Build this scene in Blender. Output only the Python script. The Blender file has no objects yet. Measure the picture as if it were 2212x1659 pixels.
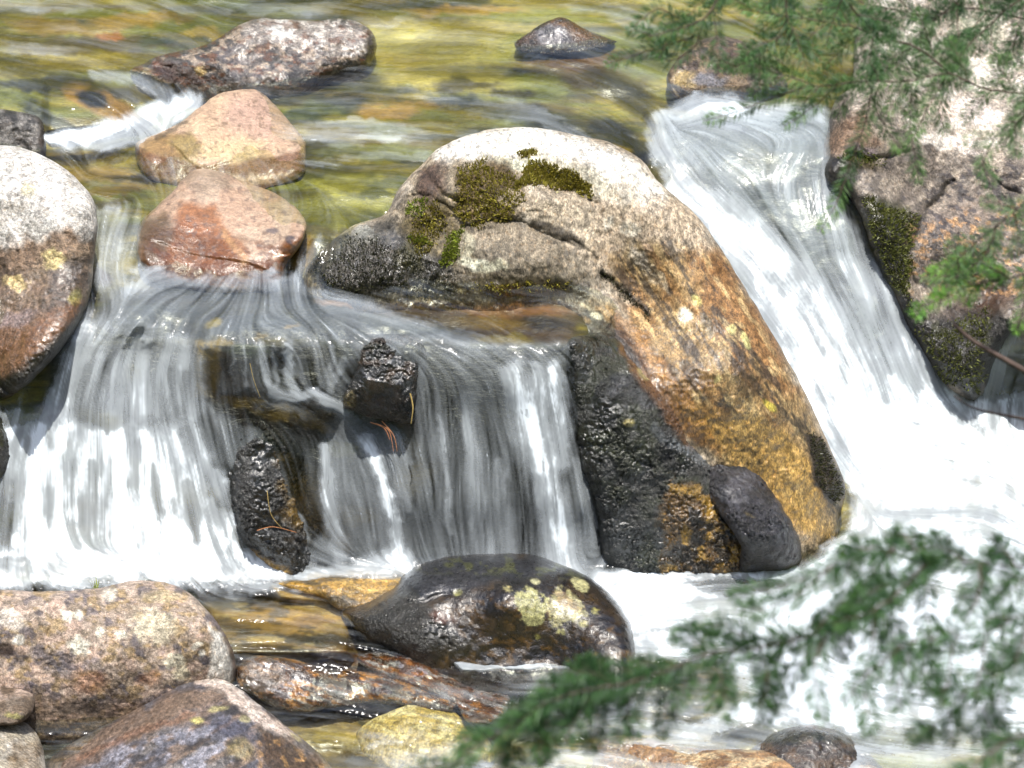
import bpy, math, random
import numpy as np
from mathutils import Vector, Matrix
D = bpy.data
COL = bpy.context.scene.collection
SC = bpy.context.scene
random.seed(7)
rng = np.random.default_rng(7)

# ------------------------------------------------------------------ camera
PITCH = math.radians(25.0)
DIST = 12.0
HALF = 0.15                                   # half width of the view at unit distance
TARGET = np.array([0.0, 0.0, 0.45])
FWD = np.array([0.0, math.cos(PITCH), -math.sin(PITCH)])
UP = np.array([0.0, math.sin(PITCH), math.cos(PITCH)])
RIGHT = np.array([1.0, 0.0, 0.0])
CAM = TARGET - FWD * DIST
cd = D.cameras.new('camera'); cam = D.objects.new('camera', cd); COL.objects.link(cam)
cam.location = CAM.tolist(); cam.rotation_euler = (math.pi / 2 - PITCH, 0, 0)
cd.sensor_width = 36.0; cd.lens = 18.0 / HALF
cd.clip_start = 0.1; cd.clip_end = 500
cd.dof.use_dof = True; cd.dof.focus_distance = 11.9; cd.dof.aperture_fstop = 7.5
SC.camera = cam

# ------------------------------------------------------------------ light
SUN_DIR = Vector((0.03, -0.20, 0.975)).normalized()     # towards the sun
W = D.worlds.new("World"); SC.world = W; W.use_nodes = True
nt = W.node_tree; bg = nt.nodes['Background']
sky = nt.nodes.new('ShaderNodeTexSky'); sky.sky_type = 'NISHITA'; sky.sun_disc = False
sky.sun_elevation = math.asin(SUN_DIR.z); sky.sun_rotation = math.atan2(SUN_DIR.x, SUN_DIR.y)
sky.air_density = 1.0; sky.dust_density = 2.5
bg.inputs[1].default_value = 0.16
# the wooded sides of the valley stand round the stream: dark green below an uneven tree line, open sky above
wt = nt.nodes.new('ShaderNodeTexCoord'); wm = nt.nodes.new('ShaderNodeTexNoise'); wm.inputs['Scale'].default_value = 5.0; wm.inputs['Detail'].default_value = 6.0
ws_ = nt.nodes.new('ShaderNodeSeparateXYZ'); wa = nt.nodes.new('ShaderNodeMath'); wa.operation = 'MULTIPLY_ADD'; wa.inputs[1].default_value = .75; wr = nt.nodes.new('ShaderNodeMapRange')
wr.inputs[1].default_value = .78; wr.inputs[2].default_value = .98; wx = nt.nodes.new('ShaderNodeMix'); wx.data_type = 'RGBA'; wx.inputs[6].default_value = (.32, .42, .16, 1)
nt.links.new(wt.outputs['Generated'], wm.inputs['Vector']); nt.links.new(wt.outputs['Generated'], ws_.inputs[0]); nt.links.new(wm.outputs[0], wa.inputs[0]); nt.links.new(ws_.outputs[2], wa.inputs[2])
nt.links.new(wa.outputs[0], wr.inputs[0]); nt.links.new(wr.outputs[0], wx.inputs[0]); nt.links.new(sky.outputs[0], wx.inputs[7]); nt.links.new(wx.outputs[2], bg.inputs[0])
sl = D.lights.new('sun', 'SUN'); sun = D.objects.new('sun', sl); COL.objects.link(sun)
sl.energy = 3.7; sl.angle = math.radians(0.5); sl.color = (1.0, 0.955, 0.88)
sun.rotation_euler = SUN_DIR.to_track_quat('Z', 'Y').to_euler(); sun.location = (3, 2, 9)
SC.view_settings.view_transform = 'Standard'; SC.view_settings.look = 'None'
SC.view_settings.gamma = 1.0; SC.view_settings.exposure = 0.95
SC.cycles.transparent_max_bounces = 12

# ------------------------------------------------------------------ geometry of the view: a point on a ray, at a height or a distance
def ray(px, py):
    px = np.asarray(px, float); py = np.asarray(py, float)
    x = (px - 1106) / 1106 * HALF; y = (829.5 - py) / 1106 * HALF
    return FWD + x[..., None] * RIGHT + y[..., None] * UP
def Yz(px, py, z):                            # world Y where the ray meets height z
    r = ray(px, py); s = (z - CAM[2]) / r[..., 2]
    return CAM[1] + s * r[..., 1]
def atY(px, py, Y):
    r = ray(px, py); s = (Y - CAM[1]) / r[..., 1]
    return CAM + s[..., None] * r
def atd(px, py, d):
    r = ray(px, py)
    return CAM + r * np.asarray(d)[..., None]

# ------------------------------------------------------------------ noise
def _hash(i, j, k, seed):
    h = (i.astype(np.int64) * 374761393 + j.astype(np.int64) * 668265263 + k.astype(np.int64) * 2147483647 + seed * 974634777) & 0xffffffff
    h = ((h ^ (h >> 13)) * 1274126177) & 0xffffffff
    h = ((h ^ (h >> 16)) * 2246822519) & 0xffffffff
    return ((h ^ (h >> 15)) & 0xffffff) / float(0xffffff)
def vnoise(x, y, z=None, seed=0):
    if z is None: z = np.zeros_like(x)
    xi = np.floor(x); yi = np.floor(y); zi = np.floor(z)
    fx = x - xi; fy = y - yi; fz = z - zi
    fx = fx * fx * fx * (fx * (fx * 6 - 15) + 10); fy = fy * fy * fy * (fy * (fy * 6 - 15) + 10); fz = fz * fz * (3 - 2 * fz)
    def c(a, b, d): return _hash(xi + a, yi + b, zi + d, seed)
    def l(a, b, t): return a + (b - a) * t
    r0 = l(l(c(0,0,0), c(1,0,0), fx), l(c(0,1,0), c(1,1,0), fx), fy)
    if not np.any(fz): return r0 * 2 - 1
    r1 = l(l(c(0,0,1), c(1,0,1), fx), l(c(0,1,1), c(1,1,1), fx), fy)
    return l(r0, r1, fz) * 2 - 1
def fbm(x, y, z=None, o=4, seed=0, gain=0.5):
    t = 0; a = 1; n = 0; f = 1
    for k in range(o):
        t = t + a * vnoise(x * f + 7.3 * k, y * f - 3.1 * k, None if z is None else z * f + 1.7 * k, seed + k); n += a; a *= gain; f *= 2.03
    return t / n
def ridged(x, y, z, o=3, seed=0):
    t = 0; a = 1; n = 0; f = 1
    for k in range(o):
        t = t + a * (1 - 2 * np.abs(vnoise(x * f, y * f, z * f, seed + k))); n += a; a *= .5; f *= 2.1
    return t / n
def sstep(a, b, x):
    t = np.clip((x - a) / (b - a + 1e-9), 0, 1); return t * t * (3 - 2 * t)

# ------------------------------------------------------------------ curves and masks
def catmull(pts, closed=True, n=8):
    p = np.array(pts, float); out = []
    N = len(p)
    rg = range(N) if closed else range(N - 1)
    for i in rg:
        if closed: a, b, c, d = p[i-1], p[i], p[(i+1) % N], p[(i+2) % N]
        else: a, b, c, d = p[max(i-1, 0)], p[i], p[i+1], p[min(i+2, N-1)]
        for k in range(n):
            t = k / n
            out.append(0.5 * ((2*b) + (-a+c)*t + (2*a-5*b+4*c-d)*t*t + (-a+3*b-3*c+d)*t**3))
    if not closed: out.append(p[-1])
    return np.array(out)
def segdist(px, py, a, b):
    d = b - a; L = (d * d).sum() + 1e-9
    t = np.clip(((px - a[0]) * d[0] + (py - a[1]) * d[1]) / L, 0, 1)
    return np.hypot(px - a[0] - t * d[0], py - a[1] - t * d[1]), t
def polydist(px, py, poly):
    dm = np.full(px.shape, 1e9); ins = np.zeros(px.shape, bool); N = len(poly)
    for i in range(N):
        a = poly[i]; b = poly[(i+1) % N]
        dd, _ = segdist(px, py, a, b); np.minimum(dm, dd, out=dm)
        cr = (a[1] > py) != (b[1] > py)
        if b[1] != a[1]:
            xx = (b[0]-a[0]) * (py - a[1]) / (b[1]-a[1]) + a[0]
            ins ^= cr & (px < xx)
    return np.where(ins, dm, -dm)
def E(cx, cy, rx, ry, rot, v, op=1.0, soft=0.35, warp=10, ws=40): return ('E', (cx, cy, rx, ry, rot), v, op, soft, warp, ws)
def G(pts, v, op=1.0, soft=12, warp=12, ws=45): return ('G', pts, v, op, soft, warp, ws)
def L(pts, v, op=1.0, soft=0.6, warp=8, ws=45): return ('L', pts, v, op, soft, warp, ws)
def S(v, sx, sy, th, op=1.0, soft=0.15, rot=0, seed=0, poly=None): return ('S', (sx, sy, th, rot, seed, poly), v, op, soft, 0, 0)
_ws = [0]
def mask(lay, px, py):
    k, g, v, op, soft, warp, ws = lay
    _ws[0] += 1; s = _ws[0] * 13 % 977
    out = np.zeros(px.shape)
    if k == 'S':
        sx, sy, th, rot, seed, poly = g
        c, q = math.cos(rot), math.sin(rot)
        u = (px * c + py * q) / sx; w = (-px * q + py * c) / sy
        m = sstep(th - soft, th + soft, fbm(u, w, o=4, seed=seed + s))
        if poly is not None: m = m * sstep(-15, 15, polydist(px, py, np.array(poly, float)))
        return m * op
    P = np.array([(a[0], a[1]) for a in g], float) if k != 'E' else None
    if k == 'E':
        r = max(g[2], g[3]) * 1.6 + warp * 2 + 5; x0, x1, y0, y1 = g[0]-r, g[0]+r, g[1]-r, g[1]+r
    else:
        r = warp * 2 + 30 + (max(a[2] for a in g) * 2 if k == 'L' else soft * 2)
        x0, x1, y0, y1 = P[:,0].min()-r, P[:,0].max()+r, P[:,1].min()-r, P[:,1].max()+r
    sel = (px > x0) & (px < x1) & (py > y0) & (py < y1)
    if not sel.any(): return out
    X = px[sel]; Y = py[sel]
    if warp:
        wx = warp * 1.6 * fbm(X / ws, Y / ws, o=4, seed=s, gain=.6); wy = warp * 1.6 * fbm(X / ws + 31, Y / ws, o=4, seed=s + 5, gain=.6)
        X = X + wx; Y = Y + wy
    if k == 'E':
        c, q = math.cos(g[4]), math.sin(g[4]); dx = X - g[0]; dy = Y - g[1]
        rr = np.hypot((dx * c + dy * q) / g[2], (-dx * q + dy * c) / g[3])
        m = 1 - sstep(1 - soft, 1 + soft, rr)
    elif k == 'G':
        m = sstep(-soft, soft, polydist(X, Y, P))
    else:
        m = np.zeros(X.shape)
        for i in range(len(g) - 1):
            dd, t = segdist(X, Y, P[i], P[i+1]); w = g[i][2] + (g[i+1][2] - g[i][2]) * t
            m = np.maximum(m, 1 - sstep(1 - soft, 1 + soft, dd / w))
    out[sel] = m * op
    return out
def lin(h):
    if isinstance(h, (int, float)): return h
    c = [int(h[i:i+2], 16) / 255 for i in (0, 2, 4)]
    return np.array([x / 12.92 if x <= .04045 else ((x + .055) / 1.055) ** 2.4 for x in c])
K = 0.55                                     # picture brightness -> base colour at this exposure
def paint(px, py, base, layers):
    c = np.tile(lin(base) * K, (px.size, 1)).reshape(px.shape + (3,))
    for l in layers:
        m = mask(l, px, py)[..., None]; c = c * (1 - m) + lin(l[2]) * K * m
    return c
def scal(px, py, base, layers):
    c = np.full(px.shape, float(base))
    for l in layers:
        m = mask(l, px, py); c = c * (1 - m) + l[2] * m
    return c
def rbf(pts, vals):
    P = np.array(pts, float) / 1000; v = np.array(vals, float); n = len(P)
    r = np.hypot(P[:,None,0]-P[None,:,0], P[:,None,1]-P[None,:,1])
    A = np.zeros((n+3, n+3)); A[:n,:n] = np.sqrt(r * r + 0.0009) ; A[:n,n] = 1; A[:n,n+1:] = P; A[n,:n] = 1; A[n+1:,:n] = P.T
    w = np.linalg.lstsq(A, np.concatenate([v, np.zeros(3)]), rcond=1e-7)[0]
    def f(px, py):
        X = np.asarray(px, float) / 1000; Y = np.asarray(py, float) / 1000
        o = w[n] + w[n+1] * X + w[n+2] * Y
        for i in range(n): o = o + w[i] * np.sqrt((X-P[i,0])**2 + (Y-P[i,1])**2 + 0.0009)
        return o
    return f

# ------------------------------------------------------------------ objects
def tag(o, label=None, cat=None, group=None, kind=None):
    if label: o['label'] = label
    if cat: o['category'] = cat
    if group: o['group'] = group
    if kind: o['kind'] = kind
    return o
def mesh_obj(name, co, faces, mat, parent=None, attrs=None, smooth=True):
    me = D.meshes.new(name); co = np.asarray(co, np.float32); faces = np.asarray(faces, np.int32)
    nv = len(co); nf, k = faces.shape
    me.vertices.add(nv); me.vertices.foreach_set('co', co.ravel())
    me.loops.add(nf * k); me.loops.foreach_set('vertex_index', faces.ravel())
    me.polygons.add(nf); me.polygons.foreach_set('loop_start', np.arange(0, nf * k, k, dtype=np.int32))
    try: me.polygons.foreach_set('loop_total', np.full(nf, k, np.int32))
    except Exception: pass
    me.update(calc_edges=True)
    me.polygons.foreach_set('use_smooth', np.full(nf, smooth, bool))
    for n, a in (attrs or {}).items():
        a = np.asarray(a, np.float32)
        if a.ndim == 2:
            at = me.attributes.new(n, 'FLOAT_COLOR', 'POINT'); b = np.ones((nv, 4), np.float32); b[:, :3] = a; at.data.foreach_set('color', b.ravel())
        else:
            at = me.attributes.new(n, 'FLOAT', 'POINT'); at.data.foreach_set('value', a.ravel())
    me.materials.append(mat); me.validate()
    o = D.objects.new(name, me); COL.objects.link(o)
    if parent is not None: o.parent = parent
    return o

# ------------------------------------------------------------------ materials
def newmat(name):
    m = D.materials.new(name); m.use_nodes = True; m.node_tree.nodes.clear(); return m, m.node_tree
class NT:
    def __init__(s, t): s.t = t
    def n(s, ty, ins=None, **kw):
        x = s.t.nodes.new('ShaderNode' + ty)
        for k, v in kw.items(): setattr(x, k, v)
        for k, v in (ins or {}).items():
            if hasattr(v, 'is_output'): s.t.links.new(v, x.inputs[k])
            else: x.inputs[k].default_value = v
        return x
    def math(s, op, a, b=None, c=None, clamp=False):
        d = {0: a}
        if b is not None: d[1] = b
        if c is not None: d[2] = c
        return s.n('Math', d, operation=op, use_clamp=clamp).outputs[0]
    def noise(s, vec, sc, det=4, rough=.55, dim='3D'):
        return s.n('TexNoise', {'Vector': vec, 'Scale': sc, 'Detail': det, 'Roughness': rough}).outputs[0]
    def ramp(s, v, a, b, lo=0., hi=1.): return s.n('MapRange', {0: v, 1: a, 2: b, 3: lo, 4: hi}, interpolation_type='SMOOTHSTEP').outputs[0]
    def mix(s, f, a, b, blend='MIX'):
        x = s.t.nodes.new('ShaderNodeMix'); x.data_type = 'RGBA'; x.blend_type = blend
        for i, v in ((0, f), (6, a), (7, b)):
            if hasattr(v, 'is_output'): s.t.links.new(v, x.inputs[i])
            else: x.inputs[i].default_value = v
        return x.outputs[2]
def rock_material(name, speck=1.0, streak=(1, 1, 1)):
    m, t = newmat(name); N = NT(t)
    geo = N.n('NewGeometry').outputs['Position']
    mp = N.n('Mapping', {0: geo, 3: streak}).outputs[0]
    col = N.n('Attribute', attribute_name='paint').outputs['Color']
    wet = N.n('Attribute', attribute_name='wet').outputs['Fac']
    rug = N.n('Attribute', attribute_name='rug').outputs['Fac']
    n1 = N.noise(mp, 55, 5, .65); n2 = N.noise(mp, 210, 3, .6); n3 = N.noise(mp, 14, 5, .6)
    v = N.n('TexVoronoi', {'Vector': mp, 'Scale': 130.0}).outputs['Color']
    vs = N.n('SeparateColor', {0: v}).outputs[0]
    k1 = N.ramp(n1, .3, .7, 1 - .42 * speck, 1 + .42 * speck)
    k2 = N.ramp(n2, .3, .7, 1 - .35 * speck, 1 + .35 * speck)
    k3 = N.ramp(n3, .3, .7, .84, 1.16)
    k4 = N.ramp(vs, 0, 1, 1 - .22 * speck, 1 + .22 * speck)
    kk = N.math('MULTIPLY', N.math('MULTIPLY', k1, k2), N.math('MULTIPLY', k3, k4))
    c = N.n('VectorMath', {0: col, 3: kk}, operation='SCALE').outputs[0]
    # mineral tints: warm and cool grains
    warm = N.mix(N.ramp(N.noise(mp, 90, 3), .54, .68, 0, .4 * speck), c, N.n('VectorMath', {0: c, 1: (1.22, .98, .74)}, operation='MULTIPLY').outputs[0])
    dk = N.mix(N.ramp(N.noise(mp, 120, 4, .7), .60, .68, 0, .75 * speck), warm, N.n('VectorMath', {0: warm, 1: (.28, .27, .30)}, operation='MULTIPLY').outputs[0])
    hb = N.math('ADD', N.math('MULTIPLY', n1, .6), N.math('MULTIPLY', n2, .22))
    lump = N.n('TexVoronoi', {'Vector': mp, 'Scale': 75.0, 'Randomness': 1.0}, feature='SMOOTH_F1').outputs['Distance']
    hb2 = N.math('MULTIPLY', N.ramp(N.noise(mp, 9, 3), .38, .58, .12, 1.0), N.math('MULTIPLY', N.math('SUBTRACT', N.math('MULTIPLY', N.noise(mp, 80, 4, .7), 4.0), lump), rug))
    h = N.math('ADD', hb, hb2)
    bump = N.n('Bump', {'Strength': 0.9, 'Distance': 0.006, 'Height': h}).outputs[0]
    rough = N.math('SUBTRACT', .86, N.math('MULTIPLY', wet, N.ramp(n1, .3, .7, .72, .56)))
    cb = N.n('Bump', {'Strength': .7, 'Distance': 0.006, 'Height': N.math('ADD', N.math('MULTIPLY', n1, .5), N.math('MULTIPLY', hb2, .8))}).outputs[0]
    b = N.n('BsdfPrincipled', {'Base Color': dk, 'Roughness': rough, 'Normal': bump, 'Specular IOR Level': N.math('ADD', .25, N.math('MULTIPLY', wet, .3)),
        'Coat Weight': N.math('MULTIPLY', N.math('MULTIPLY', wet, wet), N.ramp(n3, .3, .6, .3, .85)), 'Coat Roughness': .14, 'Coat IOR': 1.5, 'Coat Normal': cb})
    o = N.n('OutputMaterial', {0: b.outputs[0]})
    return m
ROCK = rock_material('granite_material')
STREAKROCK = rock_material('stained_granite_material', 1.1, (1.0, .6, .55))
SMOOTHROCK = rock_material('smooth_granite_material', .5)
BEDMAT = rock_material('riverbed_material', .4, (.45, .8, 1.0))

def water_material():
    m, t = newmat('water_material'); N = NT(t)
    foam = N.n('Attribute', attribute_name='foam').outputs['Fac']
    lic = N.n('Attribute', attribute_name='streak').outputs['Fac']
    geo = N.n('NewGeometry').outputs['Position']
    nz = N.noise(geo, 60, 4, .6)
    h = N.math('ADD', N.math('MULTIPLY', lic, 1.0), N.math('MULTIPLY', nz, .25))
    bump = N.n('Bump', {'Strength': .55, 'Distance': 0.006, 'Height': h}).outputs[0]
    fr = N.n('Fresnel', {'IOR': 1.34, 'Normal': bump}).outputs[0]
    fr = N.math('MULTIPLY', fr, .9, clamp=True)
    tr = N.n('BsdfTransparent', {0: (.91, .93, .85, 1)}).outputs[0]
    gl = N.n('BsdfGlossy', {'Color': (.95, .97, 1, 1), 'Roughness': N.math('MULTIPLY_ADD', foam, .5, .14), 'Normal': bump}).outputs[0]
    wat = N.n('MixShader', {0: fr, 1: tr, 2: gl}).outputs[0]
    up = N.n('VectorMath', {0: N.n('VectorMath', {0: bump, 1: (0, -.15, .9)}, operation='ADD').outputs[0]}, operation='NORMALIZE').outputs[0]
    df = N.n('BsdfDiffuse', {0: (.80, .88, .94, 1), 'Normal': up}).outputs[0]
    tl = N.n('BsdfTranslucent', {0: (.92, .95, .97, 1)}).outputs[0]
    fm = N.n('MixShader', {0: .3, 1: df, 2: tl}).outputs[0]
    out = N.n('MixShader', {0: foam, 1: wat, 2: fm}).outputs[0]
    N.n('OutputMaterial', {0: out})
    return m
WATER = water_material()

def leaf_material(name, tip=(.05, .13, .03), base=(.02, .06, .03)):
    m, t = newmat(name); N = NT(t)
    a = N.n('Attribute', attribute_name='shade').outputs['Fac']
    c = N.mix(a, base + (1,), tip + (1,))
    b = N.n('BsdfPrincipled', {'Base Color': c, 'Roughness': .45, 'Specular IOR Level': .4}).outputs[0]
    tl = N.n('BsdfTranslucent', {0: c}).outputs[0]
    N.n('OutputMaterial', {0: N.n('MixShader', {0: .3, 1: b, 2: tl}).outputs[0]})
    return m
def plain(name, col, rough=.7, var=.5, sc=60):
    m, t = newmat(name); N = NT(t)
    geo = N.n('NewGeometry').outputs['Position']
    k = N.ramp(N.noise(geo, sc, 4), .3, .7, 1 - var, 1 + var)
    c = N.n('VectorMath', {0: col, 3: k}, operation='SCALE').outputs[0]
    b = N.n('BsdfPrincipled', {'Base Color': c, 'Roughness': rough}).outputs[0]
    N.n('OutputMaterial', {0: b}); return m

# ------------------------------------------------------------------ the stream: heights at points of the bed of the valley
CT = [  # px, py, water height
 (-900,-700,1.3),(700,-700,1.28),(2300,-700,1.3),(3300,-500,1.3),(-1200,100,1.15),
 (0,-100,1.15),(600,-100,1.15),(1300,-100,1.13),(2200,-100,1.13),(3300,100,1.1),
 (0,80,1.13),(150,150,1.125),(500,50,1.12),(0,190,1.12),(180,185,1.12),(330,175,1.105),
 (60,250,1.08),(120,230,1.10),(230,225,1.10),(350,200,1.07),
 (50,315,1.03),(170,300,1.03),(290,268,1.035),(400,215,1.04),(450,200,1.04),
 (700,150,1.07),(900,60,1.09),(1000,150,1.07),(1200,120,1.08),(1380,120,1.08),(1500,60,1.09),(1700,120,1.07),
 (600,260,1.03),(800,250,1.04),(1000,260,1.045),(1200,230,1.05),(1300,260,1.03),(1380,290,1.0),(1320,330,1.01),
 (230,360,1.01),(700,330,1.02),(900,330,1.02),(250,430,1.0),(750,420,1.01),(700,480,1.0),(830,440,1.01),
 (-100,600,.95),(-150,400,1.0),
 (210,520,.96),(230,580,.92),(280,600,.90),(220,640,.88),
 (640,500,.985),(640,560,.92),(620,600,.885),(690,520,.98),(670,590,.9),
 (400,600,.885),(500,600,.885),(330,640,.88),(800,620,.87),(950,640,.868),(1100,645,.866),(1240,645,.866),
 (300,690,.86),(450,690,.86),(600,700,.855),(800,690,.86),(1000,690,.862),(1150,700,.862),(1225,700,.862),
 (210,680,.84),(470,735,.835),(600,730,.84),(750,735,.835),(900,735,.84),(1050,740,.84),(1220,740,.84),
 (160,740,(-.36,)),(300,740,(-.37,)),(400,745,(-.39,)),(130,830,(-.40,)),(260,840,(-.41,)),(400,860,(-.42,)),(110,880,(-.42,)),
 (480,780,.76),(560,840,.66),(640,850,.64),(700,880,.60),(760,880,.585),(840,900,.55),(520,870,.60),
 (600,790,.74),(700,790,.74),(740,840,.66),
 (900,790,.76),(1100,790,.77),(1220,790,.77),(900,900,(-.53,)),(1000,900,(-.53,)),(1100,900,(-.54,)),(1230,900,(-.54,)),
 (50,888,(-.455,)),(120,905,(-.45,)),(180,925,(-.44,)),(225,898,(-.46,)),(260,905,(-.455,)),(330,930,(-.45,)),(20,930,(-.46,)),(-60,900,(-.44,)),(400,960,(-.46,)),(480,960,(-.47,)),(560,930,.49),(700,930,.50),(800,950,.47),
 (0,1050,(-.51,)),(100,1050,(-.50,)),(250,1050,(-.51,)),(400,1080,(-.51,)),(500,1080,(-.51,)),(600,1080,(-.53,)),(750,1080,(-.54,)),(900,1080,(-.565,)),(1050,1080,(-.57,)),(1200,1080,(-.575,)),(1270,1080,(-.57,)),
 (0,1170,(-.54,)),(100,1175,(-.54,)),(250,1180,(-.545,)),(400,1190,(-.55,)),(500,1200,(-.55,)),
 (600,1230,.0),(700,1235,(-.59,)),(850,1235,(-.595,)),(1000,1235,(-.605,)),(1150,1235,(-.61,)),(1280,1235,(-.6,)),
 (0,1250,-.0),(300,1260,0),(500,1250,-.01),(700,1300,-.02),(900,1290,-.01),(1300,1280,0),
 (500,1350,-.03),(700,1380,-.03),(560,1400,-.045),(900,1440,-.07),(1000,1440,-.07),(1380,1420,-.02),
 (600,1500,-.11),(800,1500,-.11),(1100,1480,-.08),(600,1659,-.14),(1000,1659,-.14),(1300,1560,-.07),(1600,1620,-.08),(2200,1600,-.05),
 (200,1580,-.1),(0,1650,-.12),(-700,1300,-.02),(-700,1659,-.12),(-900,900,.35),(-900,1150,.03),
 (0,2000,-.2),(1100,2100,-.2),(2300,2000,-.15),(3300,1700,-.1),
 # right-hand chute and the pool under it
 (1420,250,1.02),(1500,220,1.04),(1650,230,1.05),(1780,240,1.05),(1420,330,.97),(1550,300,1.01),(1700,310,1.01),(1790,330,1.0),
 (1450,400,(.78,)),(1600,400,(.73,)),(1750,400,(.74,)),(1560,500,(.66,)),(1700,500,(.62,)),(1830,500,(.62,)),
 (1650,640,(.52,)),(1800,640,(.50,)),(1920,640,(.51,)),(1750,800,(.39,)),(1880,800,(.38,)),(1990,790,(.42,)),
 (1800,910,(.31,)),(1950,920,(.31,)),(2060,870,(.45,)),(2150,860,.08),(2230,860,.08),(1850,1000,.03),(2100,1000,.02),
 (1850,1100,.01),(2200,1150,.01),(1760,1200,.01),(1600,1240,0.0),(1400,1240,0.0),(1450,1350,0),(1900,1350,0),(2200,1400,-.01),
 (2000,300,.85),(2200,300,.78),(2050,450,.64),(2250,500,.55),(2100,600,.42),(2140,720,.36),(2215,715,.40),(2500,400,.7),(2600,900,.08),(3300,900,.05),(3300,1200,0)]
CTY = np.array([z[0] if isinstance(z, tuple) else float(Yz(a, b, z)) for a, b, z in CT])
sheetY = rbf([(a, b) for a, b, z in CT], CTY)

FLOW = [(150,1580,1,.02),(60,1640,1,0),(300,1560,1,-.1),(450,1500,1,0),(100,40,1,.05),(600,20,1,0),(1200,30,1,.02),(300,110,1,.1),(150,200,1,.15),(240,220,1,.6),(300,250,.9,.6),(400,200,.7,.7),(100,260,1,.35),(250,300,-1,.25),
 (400,230,-1,.5),(700,200,1,.0),(900,150,1,-.02),(1100,180,1,.03),(1100,260,1,.12),(1250,250,1,.4),(1350,270,1,.75),(1300,200,1,.3),(1330,330,1,.3),
 (700,300,1,.05),(800,380,1,.08),(900,300,1,.05),(250,400,1,.0),(260,470,-.4,1),(230,540,-.15,1),(240,620,.3,1),(660,530,-.6,1),(640,580,-.2,1),(600,620,.1,1),(480,625,-.5,.6),(540,660,-.2,.7),
 (360,610,-1,.3),(300,660,-1,.8),(230,720,-.6,1),(450,670,-.7,.6),(750,640,1,.15),(880,670,1,.25),(1000,700,1,.35),(1100,730,.8,.6),(1150,670,1,.1),
 (600,710,.8,.25),(430,720,-.3,1),(350,740,-.2,1),(150,800,-.22,1),(300,820,-.02,1),(420,850,.1,1),(550,800,.15,1),(680,800,.1,1),(470,900,.25,1),(400,950,.3,1),
 (60,950,-.25,1),(150,1000,-.05,1),(280,1000,.02,1),(450,1080,.3,1),(380,1100,.15,1),(530,1180,.5,1),(20,1150,-.1,1),(220,1130,.0,1),
 (600,850,1,.25),(700,870,1,.4),(790,910,.7,.8),(700,1000,.05,1),(850,1000,.3,1),(830,1150,.12,1),(950,900,.0,1),(1000,1050,.02,1),(1080,1150,.02,1),(1130,850,.08,1),(1180,1000,.12,1),(1230,1150,.1,1),(1260,1000,.22,1),
 (200,1230,1,.1),(600,1260,1,.03),(800,1260,1,-.1),(550,1330,1,.05),(700,1370,1,.15),(900,1450,1,.2),(700,1500,1,.1),(900,1600,1,.15),(1200,1470,1,.0),(1400,1600,1,.1),
 (1450,1300,1,-.1),(1340,1200,.6,-.6),
 (1430,280,.2,1),(1480,240,1,-.5),(1600,240,1,.2),(1700,250,1,.15),(1600,320,1,.5),(1520,360,.7,1),(1450,380,.8,1),(1700,350,-.6,1),(1750,420,.1,1),(1800,500,.25,1),
 (1500,440,1,.8),(1600,510,1,1),(1700,520,.7,1),(1680,640,.8,1),(1800,640,.5,1),(1850,760,.45,1),(1900,620,.4,1),(1950,780,.4,1),(1760,820,.45,1),(1900,880,.4,1),
 (2000,950,1,.2),(2150,800,-.25,1),(2150,740,-.2,1),(2000,1100,1,.0),(1800,1200,-.8,.3),(2000,1400,1,.05),(2100,1600,1,.05)]

def build_lic(step=2.6, length=34, seedscale=1.0, seed=3):
    xs = np.arange(-120, 2340, step); ys = np.arange(-120, 1790, step)
    X, Y = np.meshgrid(xs, ys)
    FX = np.zeros_like(X); FY = np.zeros_like(X); WW = np.zeros_like(X)
    for a, b, dx, dy in FLOW:
        l = math.hypot(dx, dy); w = 1 / (((X - a)**2 + (Y - b)**2) / 3600 + .05) ** 1.6
        FX += w * dx / l; FY += w * dy / l; WW += w
    ang = .12 * fbm(X / 90, Y / 60, o=3, seed=91)
    FX /= WW; FY /= WW; l = np.hypot(FX, FY) + 1e-6; FX, FY = FX / l, FY / l
    FX, FY = FX * np.cos(ang) - FY * np.sin(ang), FX * np.sin(ang) + FY * np.cos(ang)
    r = np.random.default_rng(seed); H, Wd = X.shape
    nz = r.random((H, Wd)) if seedscale <= 1 else (fbm(X / (step * seedscale), Y / (step * seedscale), o=2, seed=seed) + 1) / 2
    acc = nz.copy(); n = 1
    for sg in (1, -1):
        cx = np.broadcast_to(np.arange(Wd), (H, Wd)).astype(np.float32).copy(); cy = np.broadcast_to(np.arange(H)[:, None], (H, Wd)).astype(np.float32).copy()
        for k in range(length):
            ix = np.clip(cx.astype(np.int32), 0, Wd-1); iy = np.clip(cy.astype(np.int32), 0, H-1)
            cx += sg * FX[iy, ix]; cy += sg * FY[iy, ix]
            ix = np.clip(np.rint(cx).astype(np.int32), 0, Wd-1); iy = np.clip(np.rint(cy).astype(np.int32), 0, H-1)
            w = 1 - k / length
            acc += nz[iy, ix] * w; n += w
    acc /= n
    acc = (acc - acc.mean()) / acc.std()
    return xs, ys, acc
LICF = build_lic(2.6, 20, 1.0, 3)
LICM = build_lic(2.6, 34, 3.2, 5)
LICC = build_lic(5.2, 26, 5.0, 8)
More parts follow.
